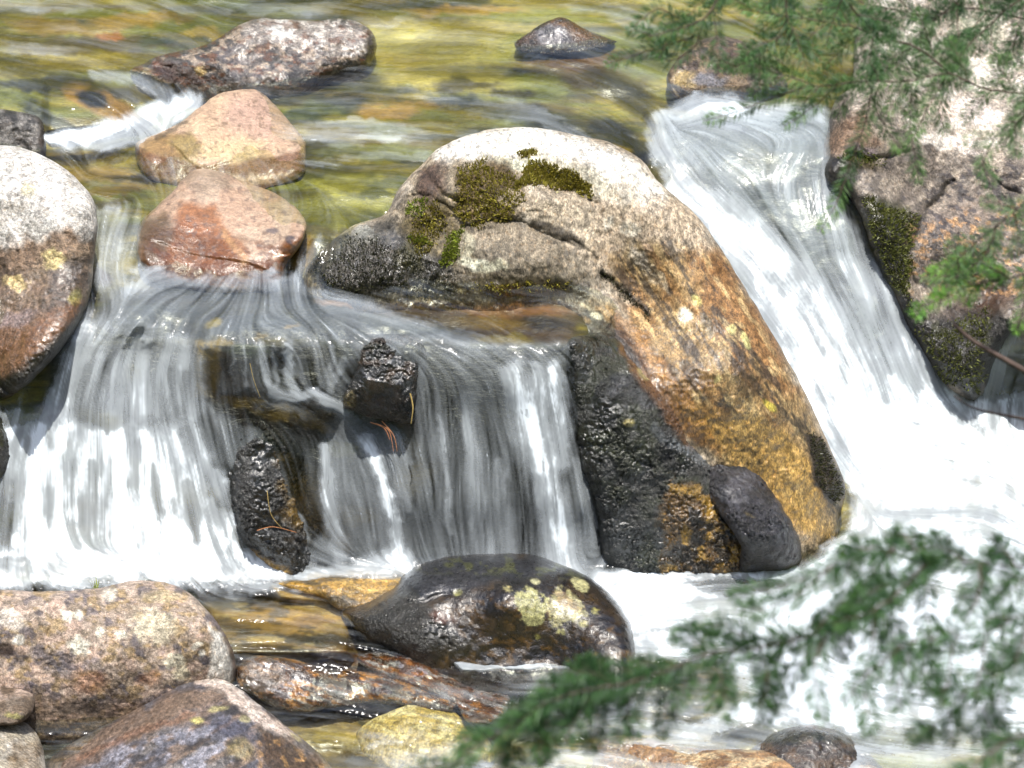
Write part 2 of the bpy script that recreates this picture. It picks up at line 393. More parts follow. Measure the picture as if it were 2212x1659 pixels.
def sample(lic, px, py):
    xs, ys, A = lic
    fx = np.clip((px - xs[0]) / (xs[1]-xs[0]), 0, len(xs)-1.001); fy = np.clip((py - ys[0]) / (ys[1]-ys[0]), 0, len(ys)-1.001)
    ix = fx.astype(int); iy = fy.astype(int); tx = fx - ix; ty = fy - iy
    return (A[iy,ix]*(1-tx) + A[iy,ix+1]*tx)*(1-ty) + (A[iy+1,ix]*(1-tx) + A[iy+1,ix+1]*tx)*ty
def axis(lo, a, b, hi, st):
    return np.concatenate([np.linspace(lo, a, 40, endpoint=False), np.arange(a, b, st), np.linspace(b, hi, 40)])
def grid_faces(nx, ny):
    i = np.arange(nx * ny).reshape(ny, nx)
    return np.stack([i[:-1,:-1], i[1:,:-1], i[1:,1:], i[:-1,1:]], -1).reshape(-1, 4)

exec_foam = None
# foam: 0 clear water .. 1 opaque white water
FOAM = [
 # upper stream, thin white streaks
 G([(120,290),(200,275),(300,240),(370,205),(430,205),(440,235),(340,290),(300,320),(150,325),(105,310)], .82, 1, 12, 10),
 L([(110,300,14),(230,282,16),(330,240,18),(410,212,16)], 1.0, .95, .5, 8),
 L([(200,160,10),(290,170,16),(360,205,14)], .45, 1, .6, 6),
 E(780,290,160,22,0, .42, .9), E(820,295,60,10,0, .75,.9), E(750,265,90,10,0,.45,.9), E(880,340,150,12,0,.30,.9), E(700,350,60,9,0,.3,.9),
 E(1020,230,150,16,.2,.30,.9), E(1200,270,120,16,.5,.36,.9),E(1130,245,90,12,.15,.34,.9), E(1060,300,80,16,.1,.32,.9), E(980,80,120,16,.0,.18,.9),
 E(100,10,120,16,0,.35,.8),E(500,15,260,16,0,.3,.8),E(850,45,90,10,0,.25,.8),E(1300,20,90,12,.1,.3,.8),E(60,110,90,12,0,.25,.8), E(1370,50,60,16,.3,.4,.8),
 # left passage
 G([(215,450),(300,440),(310,500),(290,600),(330,650),(210,660),(200,560)], .34, 1, 14, 10),
 L([(270,470,10),(240,540,14),(220,610,12)], .6, .9), L([(300,590,12),(330,600,20),(300,640,24),(250,680,20)], .72, .9, .6, 14),
 E(240,460,30,10,0,.5,.9),
 L([(690,520,10),(655,570,12),(630,600,10)], .5, .9), L([(580,590,16),(560,605,20),(640,625,18)], .62,.9,.6,14),
 L([(330,600,16),(420,612,12),(560,608,12),(700,640,12)], .45, .9,.6,10),
 # shelf
 G([(170,680),(240,640),(330,625),(600,625),(760,650),(900,690),(1080,720),(1230,745),(1230,770),(150,770)], .30, 1, 18, 12),
 L([(700,640,16),(850,680,14),(1000,700,12),(1120,725,12)], .38,.9), L([(880,735,8),(960,735,8),(1060,750,8),(1200,750,10)], .5,.9),
 G([(790,640),(1260,635),(1250,738),(1120,738),(1000,712),(880,680)], .03, 1, 12, 8), L([(900,690,5),(1010,722,5),(1120,740,5)], .35,.7,.9),
 # left fall, upper step
 G([(170,690),(240,680),(420,715),(440,780),(460,960),(250,960),(60,945),(90,880),(140,760)], .50, 1, 12, 12),
 L([(190,710,18),(160,780,20),(130,850,22),(125,890,22)], .85, .95), L([(225,700,10),(215,780,10),(215,860,8)], .6, .9),
 L([(300,745,20),(290,800,34),(300,880,34)], .80, .95), L([(370,735,16),(350,800,22),(340,880,24)], .78,.95), L([(400,740,10),(400,790,10)], .7,.9),
 # left fall, lower step
 G([(20,895),(150,895),(250,925),(400,915),(460,990),(490,1080),(520,1180),(620,1240),(660,1260),(0,1260),(-60,1260),(-60,1000)], .93, 1, 26, 22), G([(-60,1120),(480,1130),(640,1240),(660,1262),(-60,1262)], 1.0, 1, 24, 16),
 G([(410,900),(450,880),(560,930),(540,990),(470,1010)], .25, .9, 14, 12),
 L([(400,930,14),(440,1000,16),(480,1080,14)], .6,.8),
 L([(155,1000,10),(150,1100,16),(165,1180,12)], .70,.8,.9), L([(200,1010,10),(190,1120,20),(210,1200,14)], .72,.8,.9), L([(400,1040,8),(420,1120,14),(425,1170,8)], .70,.8,.9), L([(330,1010,6),(345,1100,9)], .76,.7,.9), L([(290,960,12),(300,1080,16),(310,1180,10)], .80,.7,.9), L([(60,960,12),(40,1080,16),(50,1160,12)], .80,.7,.9),
 G([(-60,960),(15,980),(30,1100),(30,1190),(-60,1200)], .55, .95, 12, 10),
 E(215,905,55,24,.3,.5,.8), E(50,900,60,10,.1,.6,.9), 
 E(60,1225,90,22,.1,.72,.7),
 # middle fall
 G([(470,740),(760,740),(750,860),(640,860),(470,850)], .20, 1, 10, 8),
 L([(560,745,8),(570,800,9),(590,850,8)], .7,.95), L([(620,750,12),(625,800,12),(640,855,10)], .8,.95), L([(590,745,5),(600,850,6)], .6,.9), L([(680,745,6),(690,840,7)], .35,.9),L([(720,745,6),(715,850,7)], .45,.9), L([(740,780,8),(710,850,8)], .5,.9), L([(500,750,3),(508,850,3)], .4,.8),L([(530,750,3),(535,840,3)], .5,.8),
 L([(600,860,14),(680,855,14),(740,885,16),(790,915,18)], .75,.95,.6,8),
 L([(560,880,10),(640,880,10),(680,900,12)], .35,.8),
 G([(700,900),(800,900),(870,930),(890,1000),(900,1235),(650,1235),(700,1150)], .34, 1, 12, 10),
 L([(700,970,9),(715,1080,14),(735,1220,12)], .62,.95), L([(790,950,14),(830,1040,13),(850,1120,13),(860,1200,14)], .93,.98), L([(850,980,8),(880,1100,8)], .5,.8), L([(650,1120,10),(670,1230,14)], .45,.9),
 L([(640,1245,8),(740,1235,14),(860,1215,30),(930,1225,20)], .9,.95),
 # right fall
 G([(890,760),(1225,755),(1230,900),(1290,1100),(1300,1240),(890,1240),(900,1000)], .30, 1, 10, 8),
 L([(920,760,8),(915,860,8)], .4,.8), L([(950,900,5),(965,1050,6),(970,1150,6)], .55,.9), L([(1010,860,14),(1020,1000,18),(1040,1200,22)], .5,.9), L([(1080,1000,10),(1100,1220,24)], .55,.9),
 L([(1110,800,20),(1130,860,30),(1160,980,30),(1200,1100,30),(1230,1240,38)], .98,.98,.8), L([(1200,790,14),(1205,900,20),(1210,1000,18)], .92,.95,.8), L([(1060,800,6),(1070,900,6)],.35,.8),
 L([(1160,790,12),(1175,880,20)], .85,.9), L([(1250,1000,10),(1280,1200,16)], .5,.8), L([(1000,760,10),(1080,770,8)],.4,.8),

 # curl by the black rock
 L([(1290,1245,10),(1310,1205,8),(1360,1185,5),(1420,1195,4)], .55,.9,.6,3), L([(1290,1240,14),(1400,1240,12),(1560,1240,12)], .95,.95),
 # chute
 G([(1405,245),(1500,205),(1620,215),(1790,230),(1790,420),(1840,480),(1930,640),(2000,760),(2070,850),(2060,950),(1800,1000),(1500,440),(1400,340)], .66, 1, 12, 8), G([(1440,400),(1560,420),(1700,520),(1830,560),(1930,640),(2070,850),(2060,950),(1800,1000)], .92, 1, 40, 16),
 L([(1420,250,14),(1500,225,22),(1580,235,20),(1640,260,18)], .85,.95,.6,14), L([(1425,290,18),(1440,340,20),(1470,400,20)], .92,.95,.6,12),
 E(1640,270,60,22,.3,.6,.8,.5,16), E(1640,335,90,26,.5,.42,.8,.6,14), E(1720,270,70,14,.1,.3,.8,.6,14), E(1560,330,50,30,.8,.5,.7,.5,12),
 G([(1570,290),(1790,265),(1800,400),(1850,540),(1760,540),(1690,470),(1600,390)], .44, .9, 30, 22),
 L([(1460,410,22),(1560,450,34),(1640,540,44),(1700,660,50),(1770,800,60),(1830,930,70)], 1.0,1,.4,6),
 L([(1540,380,16),(1650,430,26),(1740,530,26),(1800,640,20),(1850,740,12)], .38,.85,.9,8), L([(1640,380,12),(1740,450,18),(1760,500,16)], .45,.8,.9,8),
 L([(1760,380,12),(1790,460,14),(1830,540,10)], .5,.8), L([(1740,580,20),(1830,720,30),(1930,880,30)], .85,.9,.8,6), L([(1850,580,18),(1920,720,22),(1980,830,26)], .85,.9,.8,6),
 L([(1800,560,10),(1870,700,12),(1920,800,10)], .6,.8,.7,6),
 G([(2130,720),(2212,710),(2300,700),(2300,880),(2100,860)], .45, 1, 8, 4),
 L([(2190,720,14),(2160,780,14),(2140,850,16)], .8,.95,.7), L([(2225,760,6),(2215,860,8)],.8,.9),
 # pool of white water
 G([(1700,830),(1830,900),(2040,830),(2100,860),(2212,850),(2600,850),(2600,1800),(1500,1800),(1400,1659),(1560,1500),(1540,1430),(1372,1420),(1270,1250),(1420,1235),(1720,1225),(1830,1150),(1850,1080)], 1.0, 1, 12, 10),
 G([(1370,1425),(1560,1440),(1620,1500),(1500,1560),(1300,1590),(1080,1580),(1080,1440)], .22, 1, 20, 14),
 E(1480,1230,120,9,0,.6,.5),
 E(1200,1560,110,30,.1,.55,.9,.5,16), E(1400,1520,140,22,0,.5,.9,.5,16), E(1250,1640,120,26,0,.7,.9,.5,14), E(1450,1575,130,22,.1,.95,.9,.5,12),
 E(1600,1260,110,14,0,.3,.8), E(1590,1265,70,20,0,.35,.8),
 G([(980,1432),(1140,1430),(1200,1436),(1150,1446),(1000,1452)], .9, .95, 5, 3), L([(1180,1440,3),(1290,1436,4),(1370,1434,4)], .6,.9,.6,3),
 # lower stream streaks
 E(560,1265,140,8,0,.45,.8), E(700,1490,90,8,.1,.2,.8), E(560,1330,70,10,0,.2,.8), E(900,1640,110,18,0,.6,.8,.7), E(1010,1610,50,14,0,.6,.8,.7), E(1000,1650,120,14,0,.75,.8,.7), E(830,1605,40,6,0,.5,.8), E(820,1590,40,8,.1,.3,.8), E(1000,1500,60,12,.1,.3,.8), G([(1290,1585),(1500,1600),(1640,1560),(1880,1580),(2300,1600),(2300,1900),(1290,1900)], .45, .85, 16, 18), E(2000,1620,200,14,0,.8,.7), E(1450,1600,100,8,0,.8,.7)]
def ripples(px, py):
    z = 0.010 * sample(LICC, px, py) + .0035 * sample(LICM, px, py)
    return z
def build_water():
    xs = axis(-1300, -60, 2272, 3500, 2.7); ys = axis(-800, -60, 1720, 2100, 2.7)
    X, Y = np.meshgrid(xs, ys)
    F = scal(X, Y, .05, FOAM)
    f = sample(LICF, X, Y); m = sample(LICM, X, Y); c = sample(LICC, X, Y)
    brk = fbm(X / 26, Y / 50, o=3, seed=77)
    st = .42 * f + .34 * m * (1 + brk) + .42 * c
    F = F * (1 + .16 * brk)
    amp = (.10 + .20 * np.clip(F, 0, 1)) * np.clip(1.5 - F, .3, 1)
    G_ = np.clip(F + amp * st, 0, 1.1)
    Ff = .44 * G_ ** 1.15 + .56 * sstep(.86, 1.06, G_ - .04 * (f + m) * (F < 1.02))
    sp = sstep(2.0, 3.4, f + .5 * m) * .35 * sstep(.15, .35, F) * (1 - F)
    sp0 = sstep(1.8, 3.2, .8 * m + .6 * c) * .10
    Ff = np.clip(np.maximum(Ff, sp0) + sp, 0, 1)
    edge = sstep(-300, -60, X) * (1 - sstep(2272, 2600, X)); Ff = Ff * (.35 + .65 * edge)
    Yw = sheetY(X, Y)
    fall = scal(X, Y, 0, [G([(90,750),(1240,750),(1330,1240),(-80,1200),(-80,900)], 1,1,20,0), G([(1420,360),(1800,360),(2080,860),(1830,960)], 1,1,30,0)])
    q = 1 - .75 * sstep(.6, .95, F)
    Yw = Yw - (.018 - .011 * fall) * F - (1 - .75 * fall) * (.006 * c * q + .0015 * m * q) + .006 * q * (1 - fall) * fbm(X / 30, Y / 18, o=3, seed=40)
    co = atY(X, Y, Yw).reshape(-1, 3)
    o = mesh_obj('water', co, grid_faces(len(xs), len(ys)), WATER, attrs={'foam': Ff.ravel(), 'streak': (st * .25 + .5).ravel()})
    tag(o, kind='structure')
build_water()

BED = [  # colour patches of the bed, seen through the water
 S('8f8136', 200, 34, -.1, .8, .3, 0, 1), S('46461c', 190, 24, .08, .85, .2, .03, 2), S('b7a440', 190, 26, .18, .75, .2, 0, 3), S('3a3a1a', 220, 22, .24, .8, .18, .02, 4), S('80852c', 220, 30, .12, .75, .22, 0, 5),
 E(930,100,160,44,0,'c8bb62',.95,.5,14), E(960,170,150,26,.05,'b8a850',.9,.5,14), E(870,130,60,20,0,'c9b44e',.9,.5,14), E(1000,60,170,16,0,'b0a045',.8,.5,14),
 E(700,140,60,12,0,'b3a13a',.8), E(1010,20,120,12,0,'b58f3a',.8), E(830,240,80,16,0,'bb8f3e',.85), E(900,225,60,10,0,'b89044',.8), E(650,250,50,14,0,'3f481f',.9), E(720,230,60,16,0,'4d5420',.9),
 E(1290,170,120,40,.2,'5b4a15',.95,.4,16), E(1230,130,110,22,0,'6b4a18',.9), E(1350,200,70,30,.6,'5a5018',.9), E(1010,185,70,12,0,'43391a',.9),E(1110,205,60,10,.1,'39301a',.9),
 E(1220,290,110,34,.5,'322c22',.95,.4,14), E(1330,290,60,26,.6,'2f2916',.95), E(1350,335,60,16,.2,'201d12',.95), E(1270,330,60,10,.2,'b89a35',.9), E(1340,325,30,9,.1,'c0a030',.9), E(1150,300,50,20,.2,'4a4a20',.8),
 E(980,215,60,10,0,'2e3322',.9), E(740,215,60,14,0,'2c2c1c',.9), E(760,175,70,14,0,'47452b',.9),
 E(110,60,100,16,.1,'9a7a2e',.9), E(300,45,110,14,-.1,'b08a38',.8), E(120,100,120,18,0,'5a4a1c',.9), E(260,95,130,14,0,'46381a',.9), E(240,75,30,10,0,'a8622a',.8), E(340,90,40,10,0,'2f3a1c',.9), E(450,75,60,12,0,'c2a440',.85), E(160,135,120,14,0,'8a7a30',.8), E(100,180,120,16,0,'23241a',.95), E(40,150,60,12,0,'6b6228',.8),
 E(190,190,90,12,.15,'1f2318',.95), E(170,215,40,12,.5,'b0863a',.95), E(230,228,90,22,.45,'a98142',.9), E(200,215,36,17,.3,'17181a',.98,.25,5), E(262,245,30,24,.7,'c09455',.9), E(90,245,40,20,.4,'3a3c38',.9), E(130,270,50,14,.5,'4a4c46',.9), E(270,205,30,14,.5,'46433c',.9),
 E(160,345,110,16,0,'7d6a36',.9), E(210,375,80,14,.05,'a98a42',.9), E(250,410,80,12,0,'93782f',.9), E(300,385,70,8,0,'3a2f18',.9), E(360,350,60,10,.1,'2c2110',.95), E(230,440,60,12,0,'5a4a18',.9),
 E(770,395,110,26,0,'a39c38',.9,.5,14), E(760,440,110,26,-.1,'a8a240',.9,.5,14), E(720,470,60,20,0,'8f8a2c',.9), E(850,390,70,12,0,'55591e',.8), E(600,360,80,12,.05,'5a4a30',.9), E(680,375,60,10,0,'4f4f20',.8), E(820,420,60,8,0,'4a4c1c',.8), E(800,330,120,16,0,'8f9150',.8),
 E(230,540,40,90,0,'8a8468',.8), E(210,600,30,20,.4,'5d4a58',.8), E(660,550,20,40,.5,'b08a2e',.95), E(640,600,20,20,.3,'2c2f33',.9),
 # shelf pool
 G([(380,600),(760,600),(900,640),(1240,640),(1240,745),(900,740),(150,745),(230,640)], '3c4148', .95, 16, 10),
 G([(760,640),(1250,640),(1248,740),(1170,742),(1050,735),(880,690)], '5c4624', .97, 12, 10), E(1110,672,110,15,0,'a37446',.9,.4,10), E(1050,698,90,16,.1,'8a6e2c',.9), E(1180,655,60,10,0,'40321f',.95), E(1190,700,50,16,0,'4a3c20',.9), E(1090,732,60,12,.1,'96832c',.9), E(860,645,60,8,0,'3a2a15',.9), E(730,655,50,8,.05,'8d6a4c',.8), E(930,655,30,7,0,'9d833c',.8), E(1010,648,50,6,0,'5a4a1c',.8),
 E(460,700,20,8,-.3,'b09a48',.9,.3,4), E(630,705,20,6,0,'a08345',.8), E(560,725,20,5,0,'a08345',.7),
 G([(1420,250),(1790,240),(1850,480),(2080,850),(1830,1000),(1480,420)], '5f6a70', .95, 14, 10), E(1640,340,50,24,.5,'5a5a3a',.7),
 # wall behind the falls: black wet rock with gold patches
 G([(100,735),(1240,745),(1340,1260),(560,1260),(470,1050),(100,920)], '2e2f30', .98, 10, 8),
 G([(415,735),(470,735),(478,800),(470,855),(425,850),(425,800)], 'b89a4a', .95, 6, 8), G([(440,850),(560,860),(690,900),(720,940),(640,920),(520,880)], 'a98e4a', .85, 5, 12), E(285,805,18,20,0,'8f8440',.8), E(470,750,30,20,0,'ac8f45',.9),
 G([(480,750),(560,745),(570,850),(500,850)], '181c12', .95, 6, 8), E(540,760,50,14,.1,'33401c',.9), G([(690,735),(760,735),(765,760),(740,800),(700,760)], '222a14', .95, 6, 6), E(700,800,40,50,0,'3a3524',.8),
 E(800,830,30,20,0,'3a2f1c',.8), E(665,1100,55,75,-.3,'8f7434',.85,.4,16), E(640,1020,50,30,.3,'5a4618',.8), E(560,960,70,30,.3,'26292a',.8), E(740,975,30,16,0,'9c9664',.8), E(770,1110,45,22,.1,'86713a',.8), E(745,1170,20,20,0,'8f6f34',.7), E(900,1020,46,46,.3,'9a8038',.9,.4,14), E(880,980,30,30,0,'54411c',.9), E(1090,840,30,40,0,'232426',.9), E(930,950,14,70,0,'231f18',.9), E(1010,1000,90,200,0,'3e4144',.4),
 E(215,905,46,18,.2,'8f8146',.9), E(600,1225,60,26,.45,'a5843c',.95), E(610,1190,60,36,.4,'1d1e20',.98,.3,8), E(460,905,50,40,.4,'35393e',.9),
 G([(60,1530),(330,1530),(420,1500),(330,1640),(60,1680)], '34332f', .95, 10, 8),
 # lower stream
 G([(400,1255),(620,1255),(900,1230),(960,1260),(820,1330),(760,1400),(700,1430),(480,1420),(440,1330)], '8a7038', 1, 14, 10),
 G([(560,1258),(700,1245),(900,1232),(930,1265),(830,1320),(740,1320),(640,1300)], 'b48f42', .95, 10, 12), E(620,1262,110,7,-.05,'3f3a28',.9,.4,6), E(735,1300,40,18,0,'33332c',.98,.3,8), E(620,1340,120,26,.05,'b08c48',.9,.4,12), E(680,1345,60,12,0,'8d6f4c',.8), E(500,1300,60,14,0,'5d573c',.9), E(680,1380,140,14,.05,'39352a',.9), E(720,1400,60,12,0,'8a6a2c',.9), E(560,1400,70,12,0,'7a5f2c',.9), E(830,1360,60,10,.1,'2f3030',.9),
 G([(500,1425),(780,1405),(1000,1440),(1110,1500),(1060,1560),(900,1560),(560,1560)], '6b4216', .9, 14, 12),
 G([(980,1440),(1380,1430),(1560,1450),(1500,1560),(1100,1560)], '4a4022', 1, 16, 12), E(1200,1470,100,12,0,'3c2c16',.9),
 G([(560,1520),(1100,1520),(1100,1700),(560,1700)], '86703a', .9, 16, 12), E(900,1500,80,10,.1,'3a2c16',.9), E(740,1600,90,24,.1,'9c8a40',.9), E(800,1560,80,10,.2,'54503c',.9), E(860,1625,90,16,.1,'57564e',.85), E(720,1640,80,10,0,'4a3f24',.8), E(640,1500,80,10,.1,'a0762e',.9), E(640,1560,70,10,0,'5a4a2c',.9),
 S('2a2a26', 60, 14, .25, .7, .12, 0, 12, [(420,1290),(1560,1290),(1560,1760),(420,1760)]), S('c8b070', 40, 8, .38, .5, .1, 0, 13, [(420,1290),(1560,1290),(1560,1760),(420,1760)])]
def build_bed():
    xs = axis(-1300, -60, 2272, 3500, 4.0); ys = axis(-800, -60, 1720, 2100, 4.0)
    X, Y = np.meshgrid(xs, ys)
    dep = scal(X, Y, .16, [G([(140,690),(300,640),(760,640),(760,735),(150,745)], .075,1,20,0), G([(90,735),(1240,735),(1340,1270),(-80,1270),(-80,900)], .05,1,14,0),
        G([(1400,250),(1790,330),(2080,850),(1830,1000),(1500,440)], .08,1,14,0), G([(100,180),(280,190),(340,240),(300,270),(100,290)], .04,1,10,0), G([(560,1240),(920,1225),(930,1280),(780,1330),(600,1300)], .02,1,14,0), G([(440,1300),(760,1300),(760,1420),(480,1420)], .07,1,14,0)])
    Yb = sheetY(X, Y) + dep
    pos = atY(X, Y, Yb)
    n = .035 * fbm(pos[..., 0] * 5, pos[..., 1] * 5, pos[..., 2] * 5, o=5, seed=60)
    wall = scal(X, Y, 0, [G([(90,720),(1240,735),(1340,1260),(-80,1240),(-80,900)], 1,1,20,0)])
    n += wall * .02 * ridged(pos[..., 0] * 12, pos[..., 1] * 12, pos[..., 2] * 9, 3, 70)
    co = atY(X, Y, Yb + n * (np.clip(dep / .085, .4, 1.5) * (1 - .45 * wall)))
    c = paint(X, Y, '7a6a30', BED)
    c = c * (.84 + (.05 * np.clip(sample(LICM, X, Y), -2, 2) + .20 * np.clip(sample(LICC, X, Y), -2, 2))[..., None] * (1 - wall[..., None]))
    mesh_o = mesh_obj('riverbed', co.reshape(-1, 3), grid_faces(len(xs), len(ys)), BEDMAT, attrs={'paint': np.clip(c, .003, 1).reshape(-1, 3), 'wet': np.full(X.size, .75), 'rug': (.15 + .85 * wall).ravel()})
    tag(mesh_o, kind='structure')
build_bed()

# ------------------------------------------------------------------ boulders
def ctrlY(c, ref=None):
    x, y, k = c[:3]
    if k == 'w': return float(sheetY(np.array(float(x)), np.array(float(y)))) + (c[3] if len(c) > 3 else 0)
    if k == 'z': return float(Yz(x, y, c[3]))
    return ref + c[3]
def boulder(label, outline, ctrl, base, layers, bulge=.14, roll=None, thick=.3, step=2.8, noise=(.02, 4.0), fine=.004, rug=.3, wet=.3, wetl=(), rugl=(), bumps=(), cuts=(), name='boulder', mat=None, edge=2.5, cat='boulder', group='boulders and rocks in the stream', seed=1, facet=0.0, pw=2.0, parent=None, nf=7, fd=.016, planes=(), sink=None):
    if sink: outline = [(a, b + (sink[1] if b > sink[0] else 0)) for a, b in outline]
    poly = catmull(outline, True, 8)
    # rough the outline a little
    s = np.arange(len(poly)); c0 = poly.mean(0)
    nr = edge * fbm(poly[:, 0] / 22, poly[:, 1] / 22, o=3, seed=seed + 3)
    d = poly - c0; d /= np.linalg.norm(d, axis=1)[:, None]; poly = poly + d * nr[:, None]
    x0, y0 = poly.min(0); x1, y1 = poly.max(0)
    xs = np.arange(x0 - 2 * step, x1 + 2 * step, step); ys = np.arange(y0 - 2 * step, y1 + 2 * step, step)
    X, Y = np.meshgrid(xs, ys); sd = polydist(X, Y, poly)
    cin = polydist((X[:-1,:-1] + step/2), (Y[:-1,:-1] + step/2), poly) > 0
    used = np.zeros(X.shape, bool); used[:-1,:-1] |= cin; used[1:,:-1] |= cin; used[:-1,1:] |= cin; used[1:,1:] |= cin
    cnt = np.zeros(X.shape, int); cnt[:-1,:-1] += cin; cnt[1:,:-1] += cin; cnt[:-1,1:] += cin; cnt[1:,1:] += cin
    bnd = used & (cnt < 4)
    bi = np.argwhere(bnd)
    for _ in range(1):
        bx = X[bnd]; by = Y[bnd]; best = np.full(bx.shape, 1e9); qx = bx.copy(); qy = by.copy()
        for i in range(len(poly)):
            a = poly[i]; b = poly[(i+1) % len(poly)]; dd, t = segdist(bx, by, a, b); u = dd < best
            best[u] = dd[u]; qx[u] = (a[0] + t * (b[0]-a[0]))[u]; qy[u] = (a[1] + t * (b[1]-a[1]))[u]
        X[bnd] = qx; Y[bnd] = qy
    sd = np.where(bnd, 0, np.maximum(sd, 0.0))
    R = roll or .5 * min(x1 - x0, y1 - y0)
    def H(dist):
        t = np.clip(dist / R, 0, 1); return (1 - (1 - t) ** pw) ** (1 / pw)
    ref = ctrlY(ctrl[0]); cp = [(c[0], c[1]) for c in ctrl]; cv = []
    for c in ctrl:
        dd = polydist(np.array([float(c[0])]), np.array([float(c[1])]), poly)
        cv.append(ctrlY(c, ref) + bulge * float(H(np.maximum(dd, 0))[0]))
    fb = rbf(cp, cv)
    Yb = fb(X, Y); h = H(sd)
    Yf = Yb - bulge * h
    def chop(F_, P_, s_=.003): return np.where(np.abs(F_-P_) < s_, np.maximum(F_, P_) + (s_ - np.abs(F_-P_))**2 / (4*s_), np.maximum(F_, P_))
    rf = np.random.default_rng(seed * 7 + 1); ins = np.argwhere(sd > .25 * R)
    gY, gX = np.gradient(Yf, step); Y0_ = Yf.copy()
    for k in range(nf if len(ins) else 0):
        i, j = ins[rf.integers(len(ins))]
        if Y[i, j] > 1800 or X[i, j] < -150 or X[i, j] > 2350: continue
        w_ = slice(max(i-2,0), i+3), slice(max(j-2,0), j+3)
        gx = gX[w_].mean() + rf.normal(0, .00035); gy = gY[w_].mean() + rf.normal(0, .00035)
        Yf = chop(Yf, Yf[i, j] + fd * rf.uniform(.5, 1.3) + gx * (X - X[i, j]) + gy * (Y - Y[i, j]))
    Yf = np.minimum(Yf, Y0_ + 1.6 * fd)
    for cx, cy, dp, gx, gy in planes:
        q0 = float(fb(np.array(float(cx)), np.array(float(cy)))) - bulge * float(H(np.maximum(polydist(np.array([float(cx)]), np.array([float(cy)]), poly), 0))[0])
        Yf = chop(Yf, q0 + dp + gx * (X - cx) + gy * (Y - cy))
    Yf = np.minimum(Yf, Y0_ + 2.2 * fd)
    for b in bumps:                            # px, py, rx, ry, rot, amount towards the viewer
        cx, cy, rx, ry, rot, am = b; q, w = math.cos(rot), math.sin(rot); dx = X - cx; dy = Y - cy
        Yf = Yf - am * np.exp(-(((dx*q+dy*w)/rx)**2 + ((-dx*w+dy*q)/ry)**2)) * np.minimum(1, h * 1.3)
    for pts, wd, dp in cuts:                   # cracks and steps
        p = np.array(pts, float); m = np.zeros(X.shape); wx = X + 7 * fbm(X/25, Y/25, o=3, seed=seed+9); wy = Y + 7 * fbm(X/25, Y/25+9, o=3, seed=seed+10)
        for i in range(len(p) - 1):
            dd, t = segdist(wx, wy, p[i], p[i+1]); m = np.maximum(m, np.exp(-np.abs(dd / wd * 1.6) ** 1.1))
        Yf = Yf + dp * .6 * m
    P0 = atY(X, Y, Yf); a, b, c = P0[..., 0], P0[..., 1], P0[..., 2]; f = noise[1]
    n = noise[0] * fbm(a*f, b*f, c*f, o=5, seed=seed, gain=.55) + facet * ridged(a*f*.8, b*f*.8, c*f*.8, 3, seed+2) + fine * fbm(a*40, b*40, c*40, o=3, seed=seed+4)
    rg = scal(X, Y, rug, rugl)
    n = n - rg * .011 * sstep(-.25, .2, fbm(a*9, b*9, c*9, o=3, seed=seed+8)) * np.abs(fbm(a*70, b*70, c*70, o=3, seed=seed+6)) * 2
    Yf = Yf + n * np.minimum(1, h * 2.0)
    Yk = Yb + thick * h
    front = atY(X, Y, Yf); back = atY(X, Y, Yk)
    pnt = paint(X, Y, base, layers); wt = scal(X, Y, wet, wetl)
    idf = np.full(X.shape, -1); idf[used] = np.arange(used.sum())
    idb = idf.copy(); inner = used & ~bnd; nfv = used.sum(); idb[inner] = nfv + np.arange(inner.sum())
    co = np.concatenate([front[used], back[inner]])
    cc = np.argwhere(cin); i, j = cc[:, 0], cc[:, 1]
    ff = np.stack([idf[i,j], idf[i+1,j], idf[i+1,j+1], idf[i,j+1]], -1)
    fk = np.stack([idb[i,j], idb[i,j+1], idb[i+1,j+1], idb[i+1,j]], -1)
    # drop back faces that are the very same as front faces
    same = (np.sort(ff, 1) == np.sort(fk, 1)).all(1)
    faces = np.concatenate([ff, fk[~same]])
    at = {'paint': np.clip(np.concatenate([pnt[used], pnt[inner]]), .003, 1), 'wet': np.concatenate([wt[used], wt[inner]]), 'rug': np.concatenate([rg[used], rg[inner]])}
    o = mesh_obj(name, co, faces, mat or ROCK, attrs=at)
    tag(o, label, cat, group)
    o_data = dict(X=X, Y=Y, front=front, inner=inner, h=h)
    return o, o_data
def moss(parent, dat, layers, mat, dens=.35, size=.010, seed=5):
    m = scal(dat['X'], dat['Y'], 0, layers); r = np.random.default_rng(seed)
    sel = dat['inner'] & (r.random(m.shape) < m * dens)
    p = dat['front'][sel]; n = len(p)
    if n == 0: return
    V = []; Fc = []; sh = []
    gy, gx = np.gradient(dat['front'], axis=(0, 1)); nn = np.cross(gy, gx); nn /= np.linalg.norm(nn, axis=-1, keepdims=True) + 1e-9
    nn = nn[sel]; nn[nn[:, 1] > 0] *= -1
    K3 = 3
    for k in range(K3):
        j = r.normal(0, .003, (n, 3)); d = nn + r.normal(0, .55, (n, 3)) + np.array([0, -.1, .35]); d /= np.linalg.norm(d, axis=1)[:, None]
        ln = size * r.uniform(.5, 1.3, n)[:, None]; sd = np.cross(d, r.normal(0, 1, (n, 3))); sd /= np.linalg.norm(sd, axis=1)[:, None] + 1e-9
        b0 = p + j; w = size * .28
        V.append(np.stack([b0 - sd * w - nn * .003, b0 + sd * w - nn * .003, b0 + d * ln], 1).reshape(-1, 3))
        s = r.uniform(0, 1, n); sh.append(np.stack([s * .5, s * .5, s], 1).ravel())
    V = np.concatenate(V); Fc = np.arange(len(V)).reshape(-1, 3)
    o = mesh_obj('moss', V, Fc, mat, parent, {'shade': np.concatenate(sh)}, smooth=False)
    return o
